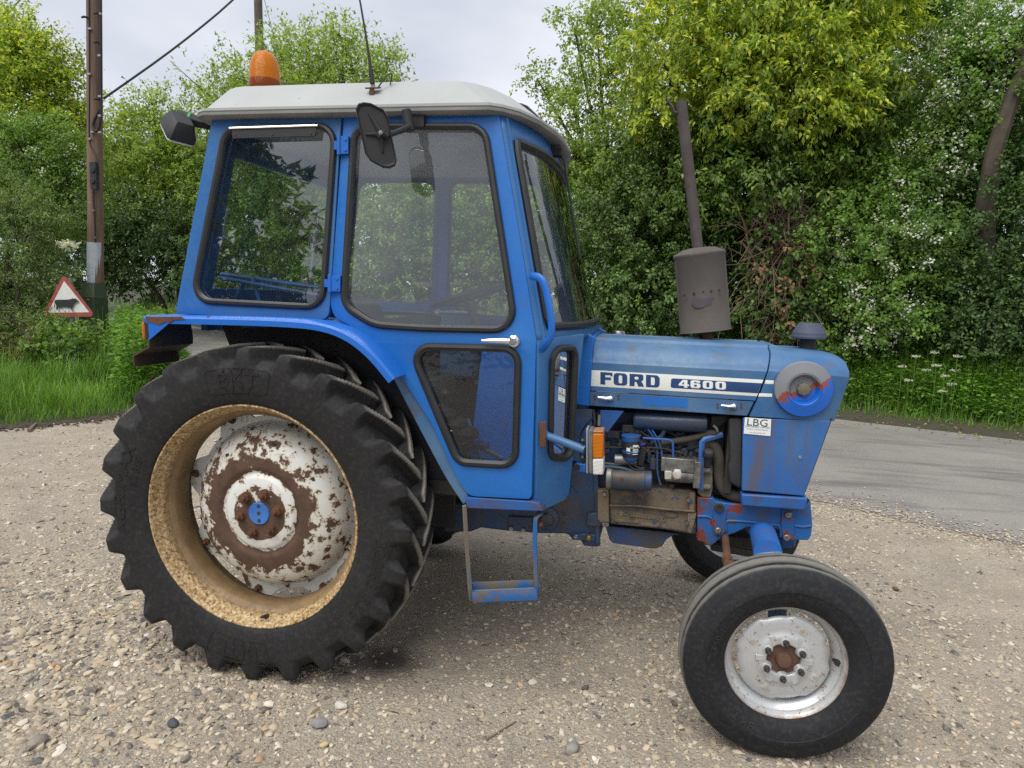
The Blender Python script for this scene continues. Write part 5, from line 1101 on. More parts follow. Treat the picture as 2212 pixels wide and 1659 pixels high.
# fuel cap and small lever behind the bonnet top
c = P(1336, 727, .22); B().lathe([(.035, -.03), (.035, 0), (.03, .012), (0, .014)], (c.x, c.y, 1.498), (0, 0, 1), 18).build('fuel_cap', STEEL, T)
c = P(1376, 724, .2); B().tube([(c.x, .2, 1.46), (c.x-.002, .2, 1.535)], [.007, .01], 8).build('bonnet_peg', BLACK, T)

# ------------------------------------------------------------------ decals and lettering
YD = -.3058
def D(px, py): p = P(px, py, YD); return p.x, p.z
def dec(name, pts, mat, par, off=0., holes=()):
    return panel(name, pts, holes, .0008, mat, par, lambda u, v, w_: Vector((u, YD-off-w_, v)), (), .0001)
st_ = [D(1273, 799), D(1649, 820.5), D(1635, 856), D(1272, 833.5)]
dl = dec('stripe_decal', st_, WHITE, T)
pill = rounded([D(1450, 817), D(1646, 828), D(1637, 849.5), D(1448.5, 837.5)], [.009, 0, 0, .009])
dec('decal_panel', pill, INK, dl, .001)
for a in (((1654, 821), (1672, 822), (1671, 830), (1652, 829)), ((1640, 849.5), (1668, 850.5), (1668, 857.5), (1638, 856.5))): dec('nose_stripe', [D(*q) for q in a], WHITE, no_)
def rr_(x0, y0, x1, y1, r_): return rounded([(x0, y0), (x1, y0), (x1, y1), (x0, y1)], r_)
LET = {
 'F': ([[(0, 0), (.42, 0), (.42, .12), (.40, .14), (.40, .38), (.88, .38), (.88, .60), (.40, .60), (.40, .78), (.84, .78), (.84, .70), (1, .70), (1, 1), (0, 1)]], []),
 'O': ([rr_(0, 0, 1, 1, .26)], [rr_(.37, .17, .63, .83, .1)]),
 'R': ([[(0, 0), (.36, 0), (.36, .36), (.50, .36), (.62, 0), (1.02, 0), (1.02, .08), (.90, .36), (.84, .44)]+rounded([(.84, .44), (.98, .52), (1, .94), (.86, 1)], [0, .12, .16, 0])+[(0, 1)]], [rr_(.36, .56, .64, .80, .08)]),
 'D': ([rounded([(0, 0), (1, 0), (1, 1), (0, 1)], [0, .3, .3, 0])], [rounded([(.36, .18), (.64, .18), (.64, .82), (.36, .82)], [0, .12, .12, 0])]),
 '4': ([[(.52, 0), (.84, 0), (.84, .22), (1, .22), (1, .42), (.84, .42), (.84, 1), (.40, 1), (0, .44), (0, .22), (.52, .22)]], [[(.28, .42), (.52, .42), (.52, .78)]]),
 '6': ([rounded([(0, 0), (1, 0), (1, .62), (.36, .62), (.36, .80), (.62, .80), (.62, .70), (.97, .70), (.97, 1), (0, 1)], [.24, .24, .22, .02, .05, .02, 0, 0, .2, .24])], [rr_(.36, .18, .64, .44, .07)]),
 '0': ([rr_(0, 0, 1, 1, .26)], [rr_(.36, .18, .64, .82, .1)]),
}
def put(ch, l, r_, tl, tr, bl, br, mat, off):
    outl, hol = LET[ch]
    def mm(p): 
        u, v = p; t = (l+(r_-l)*u, (tl+(tr-tl)*u)*v+(bl+(br-bl)*u)*(1-v)); return D(*t)
    dec('letter' if ch.isalpha() else 'numeral', [mm(p) for p in outl[0]], mat, dl, off, [[mm(p) for p in h_] for h_ in hol])
for ch, l, r_ in (('F', 1297, 1323), ('O', 1325.5, 1355), ('R', 1360, 1390), ('D', 1395.5, 1425)):
    f_ = lambda x: (x-1297)/128; put(ch, l, r_, 803.5+f_(l)*7.5, 803.5+f_(r_)*7.5, 830+f_(l)*7.5, 830+f_(r_)*7.5, INK, .001)
for ch, l, r_ in (('4', 1466, 1488.5), ('6', 1491.5, 1513), ('0', 1518, 1540), ('0', 1545.5, 1568)):
    f_ = lambda x: (x-1466)/102; put(ch, l, r_, 820+f_(l)*5, 820+f_(r_)*5, 836.5+f_(l)*5.2, 836.5+f_(r_)*5.2, WHITE, .002)
# dealer sticker
sk = [P(*q, -.3045) for q in ((1609, 901.5), (1666, 905.5), (1664, 942), (1606.5, 936.5))]
so_ = B().prism(sk, (0, -.001, 0)).build('dealer_sticker', plain('sticker_white', (.72, .74, .74), .45, 0, .03), T)
GRN = plain('dark_green_ink', (.012, .055, .025), .5); SX = (sk[1]-sk[0]); 
def stm(cx_, cy_, off=.0015):
    o3 = P(cx_, cy_, -.3055); e1 = SX.normalized()
    return lambda x, y, z_: o3+e1*x+Vector((0, -z_-.0002, y))
text_mesh('LBG', .044, stm(1636, 913.5), 'sticker_lettering', GRN, so_, .0004, sx=1.15)
text_mesh('MACHINERY LIMITED', .0105, stm(1636.5, 922.5), 'sticker_lettering', GRN, so_, .0004)
text_mesh('SUFFOLK, UNITED KINGDOM', .0068, stm(1636, 928), 'sticker_lettering', GREY, so_, .0004)
text_mesh('www.lbgmachinery.com', .0068, stm(1636, 935), 'sticker_lettering', GREY, so_, .0004)
# ------------------------------------------------------------------ engine and running gear
def I(x, y, Y): return P(1216.6+.2*x, 884.8+.2*y, Y)
# gearbox and bell housing
gb = [P(*q, -.20) for q in ((960, 1085), (1175, 1085), (1228, 1060), (1232, 990), (1290, 990), (1293, 1130), (1300, 1150), (1290, 1183), (1258, 1180), (1258, 1170), (1234, 1164), (1226, 1154), (1166, 1153), (1096, 1148), (1038, 1141), (1015, 1150), (960, 1150))]
g_ = B().prism(gb, (0, .40, 0)).build('gearbox', ENG, T, .012)
dd = B()
dd.prism([P(*q, -.215) for q in ((1234, 1152), (1286, 1155), (1285, 1170), (1235, 1166))], (0, .03, 0))
dd.prism([P(*q, -.225) for q in ((1269, 1110), (1301, 1106), (1298, 1138), (1266, 1136))], (0, .04, 0))
dd.prism([P(*q, -.215) for q in ((1281, 1010), (1292, 1010), (1296, 1180), (1286, 1182))], (0, .04, 0))
dd.lathe([(.06, 0), (.055, .012), (.035, .016), (.03, .03), (.012, .032)], P(1183, 1120, -.2), (0, -1, 0), 20)
dd.prism([P(*q, -.215) for q in ((1098, 1115), (1150, 1118), (1150, 1150), (1098, 1146))], (0, .03, 0))
dd.build('housing_cover', ENG, g_, .004)
bl = B()
for q in ((1105, 1141), (1131, 1144), (1244, 1158), (1272, 1161)): bl.hexnut(P(*q, -.217), (0, -1, 0), .011, .012, .003)
bl.build('bolts', STEEL, g_)
B().lathe([(.015, 0), (.013, .012), (.006, .016)], P(1272, 1161, -.218), (0, -1, 0), 14).build('brass_plug', plain('brass', (.35, .24, .07), .4, .9, .4, 30), g_)
# rear axle casing and hidden rear parts
B().lathe([(.13, -.5), (.17, -.3), (.22, -.18), (.22, .18), (.17, .3), (.13, .5)], (0, 0, .70), (0, 1, 0), 20).build('rear_axle_casing', ENG, T)
ra = B().box((.35, 0, .72), (.7, .42, .40)).tube([(-.1, -.38, .62), (-.55, -.42, .52)], .025, 8).tube([(-.1, .38, .62), (-.55, .42, .52)], .025, 8).tube([(-.15, -.42, 1.02), (-.15, .42, 1.02)], .02, 8).tube([(-.15, -.40, 1.02), (-.42, -.40, .95)], .022, 8).tube([(-.42, -.40, .95), (-.45, -.42, .55)], .016, 8)
ra.build('transmission', DARK, T, .02)
lk = B().lathe([(.03, -.02), (.03, .02)], P(540, 912, -.42), (.3, -1, 0), 14, ).tube([P(540, 912, -.42), P(640, 905, -.4)], .012, 8); lk.build('lift_arm', DARK, T)
# engine core
core = [P(*q, -.10) for q in ((1236, 880), (1600, 902), (1600, 1080), (1500, 1080), (1300, 1070), (1236, 1010))]
B().prism(core, (0, .22, 0)).build('engine_core', ENG, T, .01)
hd = B()
for k in range(3): hd.cyl(I(620+k*330, 300, -.14), I(620+k*330+150, 310, -.14), .03, 10)
hd.box(I(900, 330, -.14), (.42, .05, .06)); hd.box(I(1500, 440, -.15), (.14, .06, .12)); hd.box(I(560, 420, -.13), (.16, .05, .12)); hd.cyl(I(250, 380, -.14), I(330, 140, -.14), .02, 10)
hd.build('cylinder_head', ENG, T, .006)
bk = [I(*q, -.215) for q in ((490, 860), (800, 880), (1000, 850), (1370, 870), (1440, 890), (1440, 1350), (1390, 1350), (1100, 1300), (500, 1240))]
bo2 = B().prism(bk, (0, .33, 0)).build('engine_block', BLOCK, T, .012)
lg = B().loft([[I(500, 1010, -.215), I(500, 1030, -.243), I(500, 1045, -.243), I(500, 1060, -.215)], [I(800, 1020, -.215), I(800, 1032, -.246), I(800, 1048, -.246), I(800, 1062, -.215)], [I(1100, 1060, -.215), I(1100, 1066, -.246), I(1100, 1085, -.246), I(1100, 1100, -.215)], [I(1420, 1085, -.215), I(1420, 1090, -.246), I(1420, 1110, -.246), I(1420, 1125, -.215)]])
lg.prism([I(*q, -.238) for q in ((1368, 890), (1425, 900), (1415, 1100), (1360, 1090))], (0, .03, 0))
lg.prism([I(*q, -.238) for q in ((1345, 1120), (1440, 1125), (1385, 1345), (1340, 1320))], (0, .03, 0))
lg.prism([I(*q, -.238) for q in ((370, 870), (490, 870), (495, 1240), (440, 1270), (372, 1180))], (0, .04, 0))
lg.prism([I(*q, -.224) for q in ((550, 1180), (820, 1200), (820, 1232), (550, 1212))], (0, .012, 0))
lg.prism([I(*q, -.226) for q in ((835, 1222), (1050, 1240), (1050, 1275), (835, 1255))], (0, .014, 0))
lg.build('block_rib', BLOCK, bo2, .003)
pt = [I(*q, -.221) for q in ((725, 1102), (1040, 1150), (1040, 1190), (722, 1160))]
B().prism(pt, (0, .008, 0)).build('number_plate', BLOCK, bo2, .002)
e1 = (pt[1]-pt[0]).normalized(); o3 = sum(pt, Vector())/4
text_mesh('D5NN6015 G', .034, lambda x, y, z_: o3+e1*x+Vector((0, -.001-z_, y)), 'casting_number', plain('cast_letter_dust', (.20, .155, .10), .85), bo2, .002)
ov1 = I(1165, 1135, -.221)
B().lathe([(1, 0), (.93, .002), (.93, .0005), (0, .0005)], (0, 0, 0), (0, -1, 0), 28).build('oval_casting_mark', BLOCK, bo2).matrix_basis = Matrix.Translation(ov1) @ Matrix.Diagonal((.031, 1.0, .013, 1))
B().lathe([(.015, 0), (.013, .003), (.009, .001), (.005, .003), (0, .003)], I(625, 1118, -.219), (0, -1, 0), 18).build('round_casting_mark', BLOCK, bo2)
nb_ = B()
for q in ((1350, 970), (1335, 1222), (448, 905), (440, 1228), (475, 1232)): nb_.hexnut(I(*q, -.24), (0, -1, 0), .011, .014, .003)
nb_.build('bolts', STEEL, bo2)
SUMP = paint('grimy_sump', (.012, .06, .19), (.03, .045, .06), .55, .35, .65, spots=.3, grime=.5, grimecol=(.07, .055, .036), scale=5)
sp_ = [I(*q, -.17) for q in ((455, 1255), (1250, 1340), (1255, 1352), (1190, 1358), (1120, 1400), (1070, 1475), (1005, 1505), (940, 1500), (540, 1445), (500, 1410))]
B().prism(sp_, (0, .30, 0)).build('oil_sump', SUMP, T, .02, seg=3)
# starter motor, filter, pump
a, b_ = I(470, 735, -.285), I(850, 760, -.285)
sm_ = B().lathe([(.040, 0), (.052, .004), (.052, .028), (.048, .03), (.048, .17), (.044, .172), (.044, .20), (.02, .205)], a, b_-a, 24).build('starter_motor', paint('flaking_starter', (.02, .085, .23), (.03, .035, .05), .5, .36, .56, spots=.42, spotcol=(.09, .05, .035), grime=.42, scale=7), T)
B().lathe([(.053, 0), (.054, .004), (.053, .02)], a, b_-a, 24).cyl(a+Vector((.03, .01, .085)), a+Vector((.13, .01, .09)), .026, 16).build('solenoid', ALU, sm_)
B().lathe([(.006, 0), (.006, .006)], I(635, 750, -.333), (0, -1, 0), 10).build('starter_screw', RUST, sm_)
ft, fb_ = I(733, 275, -.30), I(728, 545, -.30); fl_ = (ft-fb_).length; fx = (ft-fb_).normalized(); r_ = .0385
fo2 = B().lathe([(r_*.95, 0), (r_*.98, .004), (r_*.98, fl_*.62), (r_*.96, fl_*.64)], fb_+fx*.28*fl_*.5, fx, 24).build('fuel_filter', BLACK, T)
B().lathe([(r_*.9, fl_*.74), (r_*1.0, fl_*.76), (r_*1.06, fl_*.80), (r_*1.06, fl_*.95), (r_*1.12, fl_*.965), (r_*1.1, fl_*1.0), (r_*.5, fl_*1.02)], fb_, fx, 24).build('filter_head', BLUE4, fo2)
B().lathe([(r_*.3, -.012), (r_*.7, 0), (r_*.92, .012), (r_*.96, .022), (r_*.96, .036), (r_*1.02, .04), (r_*1.0, .048)], fb_, fx, 24).build('filter_bowl', BLUE4, fo2)
fc = I(733, 430, -.30); lab = B()
for q0, q1, z0, z1 in ((-2.1, -1.65, -.012, .014),): 
    ar = [q0+(q1-q0)*k/5 for k in range(6)]; lab.loft([[fc+Vector((math.cos(q)*r_*1.0, math.sin(q)*r_*1.0, z)) for z in (z0, z1)] for q in ar], False, False)
for z in (.024, .008, .002, -.004, -.014):
    ar = [-1.35+.75*k/5 for k in range(6)]; hh = .004 if z > .02 else .0016
    lab.loft([[fc+Vector((math.cos(q)*r_*1.0, math.sin(q)*r_*1.0, z+d)) for d in (-hh, hh)] for q in ar], False, False)
lab.build('filter_label', WHITE, fo2)
text_mesh('FUEL FILTER', .010, lambda x, y, z_: fc+Vector((math.cos(-1.0+x/r_)*(r_*1.004+z_), math.sin(-1.0+x/r_)*(r_*1.004+z_), y+.016)), 'filter_lettering', WHITE, fo2, .0003)
B().box(I(745, 220, -.22), (.09, .04, .05)).hexnut(I(685, 228, -.241), (0, -1, 0), .009, .01).hexnut(I(800, 238, -.241), (0, -1, 0), .009, .01).build('filter_bracket', DARK, fo2, .004)
ip = B().box(I(1245, 580, -.25), (.155, .085, .062)).box(I(1245, 545, -.25), (.14, .07, .03)).cyl(I(1105, 690, -.255), I(1440, 715, -.255), .036, 20).box(I(1135, 560, -.25), (.05, .08, .05)).box(I(1440, 680, -.25), (.03, .10, .12))
ipo = ip.build('injection_pump', ALU, T, .006)
ib = B().lathe([(.022, 0), (.02, .008), (.010, .01)], I(1230, 700, -.292), (0, -1, 0), 16).prism([I(*q, -.294) for q in ((1195, 645), (1270, 645), (1275, 750), (1195, 760))], (0, .008, 0)).prism([I(*q, -.294) for q in ((1095, 660), (1175, 665), (1170, 755), (1095, 755))], (0, .008, 0))
ib.build('pump_flange', plain('pale_alloy', (.6, .57, .5), .5, .3, .3, 30), ipo, .003)
ub = B()
for x in (1222, 1262, 1320, 1380): ub.hexnut(I(x, 505, -.25), (0, 0, 1), .008, .02)
ub.cyl(I(1168, 800, -.24), I(1168, 840, -.24), .014, 12); ub.build('pump_unions', DARK, ipo)
# oil filter sized black box, lift pump
B().box(I(850, 500, -.26), (.03, .03, .09), Matrix.Rotation(.15, 3, 'Y')).build('coil_box', BLACK, T, .004)
B().cyl(I(970, 520, -.24), I(970, 640, -.24), .018, 14).cyl(I(970, 490, -.24), I(970, 520, -.24), .010, 10).build('lift_pump', ENG, T)
# air trunk, hoses, pipes
at = B().lathe([(.036, 0), (.043, .01), (.043, .30), (.041, .32)], I(760, 110, -.235), I(1630, 150, -.235)-I(760, 110, -.235), 22).build('air_trunk', paint('greasy_trunk', (.02, .05, .12), (.035, .033, .03), .35, .4, .65, spots=.2), T)
B().loft([[I(1590, 60, -.235+d) for d in (0, .04)]+[I(1590, 205, -.235+d) for d in (.04, 0)], [I(1870, 60, -.225+d) for d in (0, .04)]+[I(1700, 190, -.225+d) for d in (.04, 0)]]).build('rubber_boot', BLACKIN, at, .01)
B().tube([I(1620, 170, -.262), I(1655, 200, -.262), I(1670, 240, -.26)], .006, 6).build('clip', STEEL, at)
def hose(name, pts, r_, Y, mat, n=10, it=3): return B().tube(smooth_path([I(x, y, Y if dY is None else dY) for x, y, *dY_ in pts for dY in [dY_[0] if dY_ else None]], it), r_, n).build(name, mat, T)
hose('top_hose', [(1060, 360), (1200, 340), (1330, 320), (1470, 290), (1560, 250), (1650, 250)], .0135, -.24, HOSE)
hose('bottom_hose', [(1510, 400), (1560, 350), (1620, 370), (1675, 480), (1680, 620), (1690, 760), (1730, 870), (1820, 925), (1930, 945)], .026, -.21, HOSE, 16)
B().lathe([(.022, 0), (.024, .004), (.024, .02), (.018, .03), (0, .033)], I(1565, 500, -.27), (0, -.5, .86), 20).cyl(I(1555, 510, -.25), I(1550, 600, -.24), .022, 14).build('oil_filler', DARK, T, 0)
tmc = B().prism([I(*q, -.235) for q in ((1500, 560), (1580, 545), (1612, 620), (1612, 860), (1590, 945), (1500, 940), (1455, 900), (1470, 600))], (0, .14, 0)).cyl(I(1510, 655, -.25), I(1590, 660, -.25), .012, 10).cyl(I(1500, 830, -.25), I(1590, 835, -.25), .013, 10)
tmc.build('timing_cover', BLOCK, T, .008)
B().tube([I(1480, 865, -.27), I(1490, 560, -.27), I(1498, 350, -.265), I(1530, 320, -.26), I(1610, 300, -.25), I(1722, 268, -.24)], 1, 4, sq=((0, 1, 0), .005, .012)).build('dipstick_bracket', BLUE4, T)
hose('blue_pipe', [(860, 305), (1000, 318), (1130, 320), (1185, 345), (1185, 420), (1190, 560), (1195, 620)], .0052, -.285, BLUE4, 8)
hose('blue_pipe', [(900, 190), (960, 270), (1010, 380), (1018, 480), (1015, 640), (1030, 740), (1055, 815)], .0045, -.255, BLUE4, 8)
hose('blue_pipe', [(960, 220), (1010, 300), (1060, 410), (1068, 520), (1065, 600)], .0045, -.26, BLUE4, 8)
hose('injector_pipe', [(1300, 190), (1305, 300), (1320, 420), (1325, 480)], .004, -.2, DARK, 6)
hose('injector_pipe', [(1160, 230), (1220, 330), (1290, 440), (1290, 490)], .004, -.2, DARK, 6)
hose('cable_run', [(440, 405), (640, 410), (900, 408), (1140, 425), (1280, 470)], .0035, -.265, DARK, 6)
hose('heater_hose', [(430, 575), (520, 590), (610, 588), (690, 565)], .0065, -.29, plain('blue_grey_hose', (.05, .08, .11), .6), 8)
hose('heater_hose', [(430, 615), (560, 620), (680, 640), (800, 690), (910, 745)], .0075, -.30, plain('blue_grey_hose', (.04, .07, .11), .6), 8)
hose('thin_wire', [(710, 560), (720, 620), (780, 650), (870, 640)], .0028, -.30, HOSE, 6)
hose('thin_wire', [(750, 560), (780, 610), (840, 635), (880, 625)], .0028, -.30, HOSE, 6)
hose('red_wire', [(870, 400), (880, 425), (910, 438), (935, 425)], .003, -.27, RED, 6)
hose('blue_wire', [(830, 385), (860, 375), (890, 372)], .005, -.27, plain('bright_blue_tape', (.03, .06, .6), .5), 6)
hose('thin_wire', [(840, 230), (870, 260), (940, 300), (1000, 330)], .003, -.25, HOSE, 6)
hose('elbow_pipe', [(1080, 190), (1085, 240), (1060, 290), (1030, 300), (990, 330), (960, 360)], .010, -.24, ENG, 8)
hose('brake_pipe', [(320, 0), (335, 100), (340, 160), (300, 210)], .0075, -.33, DARK, 8)
hose('loom', [(100, 230), (150, 270), (220, 330), (260, 350)], .004, -.45, CABLE, 6)
hose('loom', [(320, 90), (230, 180), (190, 280), (185, 370)], .005, -.40, CABLE, 6)
brk = [I(*q, -.29) for q in ((400, 5), (655, 15), (480, 250), (400, 215))]
B().prism(brk, (0, .012, 0)).build('bonnet_bracket', BLUE4, T, .002)
B().box(I(390, 110, -.30), (.012, .02, .05)).build('bracket_clip', STEEL, T)
B().prism([I(*q, -.34) for q in ((110, 0), (310, 0), (310, 300), (250, 380), (110, 330))], (0, .02, 0)).build('bulkhead', ENG, T)
# eye lug below the lamp
ey = [I(*q, -.40) for q in ((240, 590), (150, 580), (112, 600), (108, 640), (140, 670), (240, 680))]
eo_ = B().prism(ey, (0, .025, 0)).build('tow_eye', BLUEP, T, .004)
B().lathe([(.016, 0), (.014, .003), (.009, .002), (.008, -.01)], I(145, 625, -.401), (0, -1, 0), 16).build('eye_bush', DARK, eo_)
# small fittings crowding the side of the engine
rf_ = np.random.default_rng(17); cl2 = B()
for k in range(46):
    x_, y_ = rf_.uniform(470, 1470), rf_.uniform(190, 620); p = I(x_, y_, -.16-rf_.uniform(0, .05)); s_ = rf_.uniform(.008, .024)
    if k % 3 == 0: cl2.cyl(p, p+Vector((rf_.normal(0, .02), -.03, rf_.normal(0, .03))), s_*.7, 8)
    elif k % 3 == 1: cl2.box(p, (s_*2.2, .03, s_*1.5), Matrix.Rotation(rf_.uniform(-.5, .5), 3, 'Y'))
    else: cl2.hexnut(p, (0, -1, 0), s_*.7, .02, .006)
for k in range(16):
    p, q = I(rf_.uniform(480, 1100), rf_.uniform(180, 500), -.19), I(rf_.uniform(700, 1480), rf_.uniform(260, 640), -.2); mid_ = p.lerp(q, .5)+Vector((0, -.02, rf_.normal(0, .05)))
    cl2.tube(smooth_path([p, mid_, q], 2), rf_.uniform(.0025, .006), 5)
stuff(cl2.build('engine_fittings', paint('oily_fittings', (.03, .035, .05), (.075, .06, .045), .5, spots=.4, spotcol=(.02, .07, .2), scale=14), T, .001))
# radiator
B().prism([I(*q, -.28) for q in ((1785, 90), (1940, 90), (1940, 850), (1890, 850), (1790, 790), (1780, 600), (1800, 520))], (0, .50, 0)).build('radiator_shroud', plain('dusty_black_shroud', (.035, .036, .04), .6, 0, .7, 5), T, .01)
B().box((1.97, 0, 1.0), (.03, .5, .34)).build('radiator_core', DARK, T)
# indicator lamp on its bracket arm
p, q = P(1173, 938, -.70), P(1264, 972, -.77)
am = B().tube([p, q], .0165, 14).lathe([(.024, -.004), (.022, .006)], p, (0.2, -1, 0), 12).build('lamp_stay', BLUE3, T)
B().prism([P(*z_, -.725) for z_ in ((1165, 912), (1180, 910), (1180, 965), (1166, 966))], (0, -.006, 0)).build('stay_plate', RUST, am, .002)
Yl = -.80
def L3(x, y, d=0): return I(x, y, Yl)+Vector((0, d, 0))
lampb = B().prism([L3(*z_) for z_ in ((247, 205), (268, 205), (268, 692), (247, 690))], (0, .07, 0)).build('lamp_back', GREY, T, .003)
B().prism([L3(*z_, -.006) for z_ in ((270, 215), (326, 213), (324, 700), (272, 690))], (0, .075, 0)).build('lamp_body', plain('grey_lamp_plastic', (.13, .13, .13), .6, 0, .4, 30), lampb, .006)
B().prism([L3(*z_, -.012) for z_ in ((322, 250), (438, 252), (436, 522), (322, 524))], (0, .08, 0)).build('amber_lens', AMBER, lampb, .006)
B().prism([L3(*z_, -.011) for z_ in ((322, 225), (436, 222), (438, 250), (322, 248))], (0, .08, 0)).build('lens_cap', plain('old_amber', (.32, .15, .06), .5), lampb, .004)
B().prism([L3(*z_, -.012) for z_ in ((322, 526), (436, 524), (436, 698), (322, 700))], (0, .08, 0)).build('clear_lens', CLEAR, lampb, .006)
B().tube(smooth_path([L3(225, 380, .05), L3(190, 400, .05), L3(168, 470, .05), L3(175, 560, .05), L3(205, 620, .04), L3(235, 560, .04)], 2), .004, 6).hexnut(L3(215, 360, .03), (-1, 0, 0), .010, .012).hexnut(L3(215, 545, .03), (-1, 0, 0), .010, .012).build('lamp_wire', CABLE, lampb)

# front support casting
def J(x, y, Y): return P(1437.8+.175*x, 1023+.175*y, Y)
BOL = M('flaking_blue_over_red', .45)
nz = BOL.noise(7.5, 4, .6, dist=.8); c_ = BOL.mix(BOL.ramp(BOL.noise(6, 3), [(.4, 0.), (.7, 1.)]), (.014, .115, .36), (.02, .085, .25))
gx_ = BOL.sepxyz(); edge = BOL.math('MULTIPLY', BOL.math('SUBTRACT', 1.95, gx_[0]), 1.0); edge = BOL.math('MAXIMUM', edge, 0.0)
nz2 = BOL.math('ADD', nz, BOL.math('MULTIPLY', edge, 1.5))
c_ = BOL.mix(BOL.ramp(nz2, [(.585, 0.), (.60, 1.)]), c_, (.20, .036, .026)); c_ = BOL.mix(BOL.ramp(BOL.noise(11, 7, .7), [(.49, 0.), (.66, .95)]), c_, (.085, .062, .042))
BOL.color(c_); BOL.bump(nz, .2, .004)
bol = [(390, 292), (590, 300), (620, 340), (760, 365), (1690, 435), (1790, 330), (1815, 640), (1795, 780), (1760, 825), (1580, 825), (1560, 800), (1420, 795), (1415, 720), (1385, 688), (1290, 668), (1000, 668), (860, 735), (690, 790), (610, 862), (570, 890), (490, 888), (470, 850), (390, 832)]
for sg in (1, -1):
    pts = [J(*q, -.235) for q in bol]
    f_ = B().prism([Vector((p.x, sg*p.y, p.z)) for p in pts], (0, sg*.055, 0)).build('front_support', BOL.m, T, .006)
    ribs = B()
    for pth in (((390, 525), (550, 530), (585, 580), (590, 700), (640, 770)), ((750, 720), (740, 600), (780, 575), (1380, 625), (1425, 680), (1425, 780)), ((1585, 640), (1700, 660), (1800, 640)), ((740, 560), (740, 420), (700, 375), (620, 375), (595, 440))):
        ribs.tube(smooth_path([Vector((p.x, sg*p.y, p.z)) for p in [J(x, y, -.236) for x, y in pth]], 1), .007, 6)
    ribs.prism([Vector((p.x, sg*p.y, p.z)) for p in [J(x, y, -.245) for x, y in ((1440, 450), (1560, 470), (1590, 600), (1580, 830), (1450, 800), (1425, 640))]], (0, sg*.02, 0))
    ribs.prism([Vector((p.x, sg*p.y, p.z)) for p in [J(x, y, -.245) for x, y in ((600, 400), (660, 370), (730, 400), (740, 560), (735, 720), (690, 770), (620, 760), (590, 640), (590, 480))]], (0, sg*.02, 0))
    ribs.build('casting_rib', BOL.m, f_, .003)
    bt_ = B()
    for x, y in ((648, 703), (1512, 510), (1495, 790)):
        p = J(x, y, -.252); bt_.lathe([(.014, 0), (.014, .003), (.011, .006), (.002, .006)], (p.x, sg*p.y, p.z), (0, -sg, 0), 16)
        for rot in (.6, 2.2): bt_.box((p.x, sg*(p.y-.0065), p.z), (.017, .002, .003), Matrix.Rotation(rot, 3, 'Y'))
    bt_.build('bolts', plain('zinc_bolt_%d' % sg, (.38, .36, .27), .45, .7, .4, 40), f_)
    p = J(662, 422, -.256); B().lathe([(.022, 0), (.019, .006), (.011, .006), (.010, -.012), (0, -.012)], (p.x, sg*p.y, p.z), (0, -sg, 0), 18).build('bolt_boss', DARK, f_)
B().prism([J(*q, -.18) for q in ((400, 300), (600, 320), (1690, 440), (1700, 600), (1000, 620), (600, 640), (400, 600))], (0, .36, 0)).build('front_frame', DARK, T, .01)
B().prism([J(*q, -.12) for q in ((1420, 780), (1620, 800), (1600, 920), (1430, 930))], (0, .24, 0)).build('axle_pivot', BLUE4, T, .01)
# front axle
AXB = paint('dusty_axle_paint', (.014, .12, .44), (.03, .12, .33), .45, spots=.3, grime=.34, grimecol=(.12, .095, .065), scale=6)
ac = Vector((2.14, 0, .62)); fw = Vector((2.1452, -.79, .3761))
for sg in (1, -1):
    a_ = B().tube([Vector((2.13, 0, .66)), J(1215, 800, -.32)*1, J(1275, 985, -.60)], [.06, .055, .053], 20) if sg > 0 else None
    p0_, p1_ = J(1195, 720, -.22), J(1265, 985, -.56)
    a_ = B().tube([Vector((2.12, 0, .655)), Vector((p0_.x, sg*p0_.y, p0_.z)), Vector((p1_.x, sg*p1_.y, p1_.z))], [.058, .056, .056], 22).build('front_axle_beam', AXB, T)
    sb_ = B().tube([(p1_.x, sg*p1_.y, p1_.z), (2.145, sg*-.66, .49)], [.056, .05], 16).cyl((2.145, sg*-.655, .56), (2.145, sg*-.655, .33), .035, 18).box((2.13, sg*-.655, .545), (.17, .06, .03)).lathe([(.03, 0), (.026, .01), (0, .012)], (2.145, sg*-.655, .56), (0, 0, 1), 14).tube([(2.145, sg*-.655, .376), (2.145, sg*-.77, .376)], .03, 12)
    sb_.build('king_pin', paint('pale_blue_king_pin_%d' % sg, (.05, .17, .42), (.16, .24, .36), .5, spots=.3, grime=.3), a_, .005)
    d0, d1, d2 = J(735, 770, -.22), J(765, 1080, -.56), J(745, 1130, -.60)
    if sg > 0: B().tube([d0, d1], .016, 10).tube([d1.lerp(d0, .12), d1.lerp(d0, -.03)], .021, 10).tube([d1, d2, d2+Vector((.12, -.03, .01))], [.02, .022, .016], 8).build('track_rod', RUST, a_)
B().tube([J(570, 880, .0), J(1040, 960, .05), J(1120, 880, .1)], .03, 8).box((2.05, .25, .52), (.3, .5, .06)).build('axle_stay', DARK, T, .01)

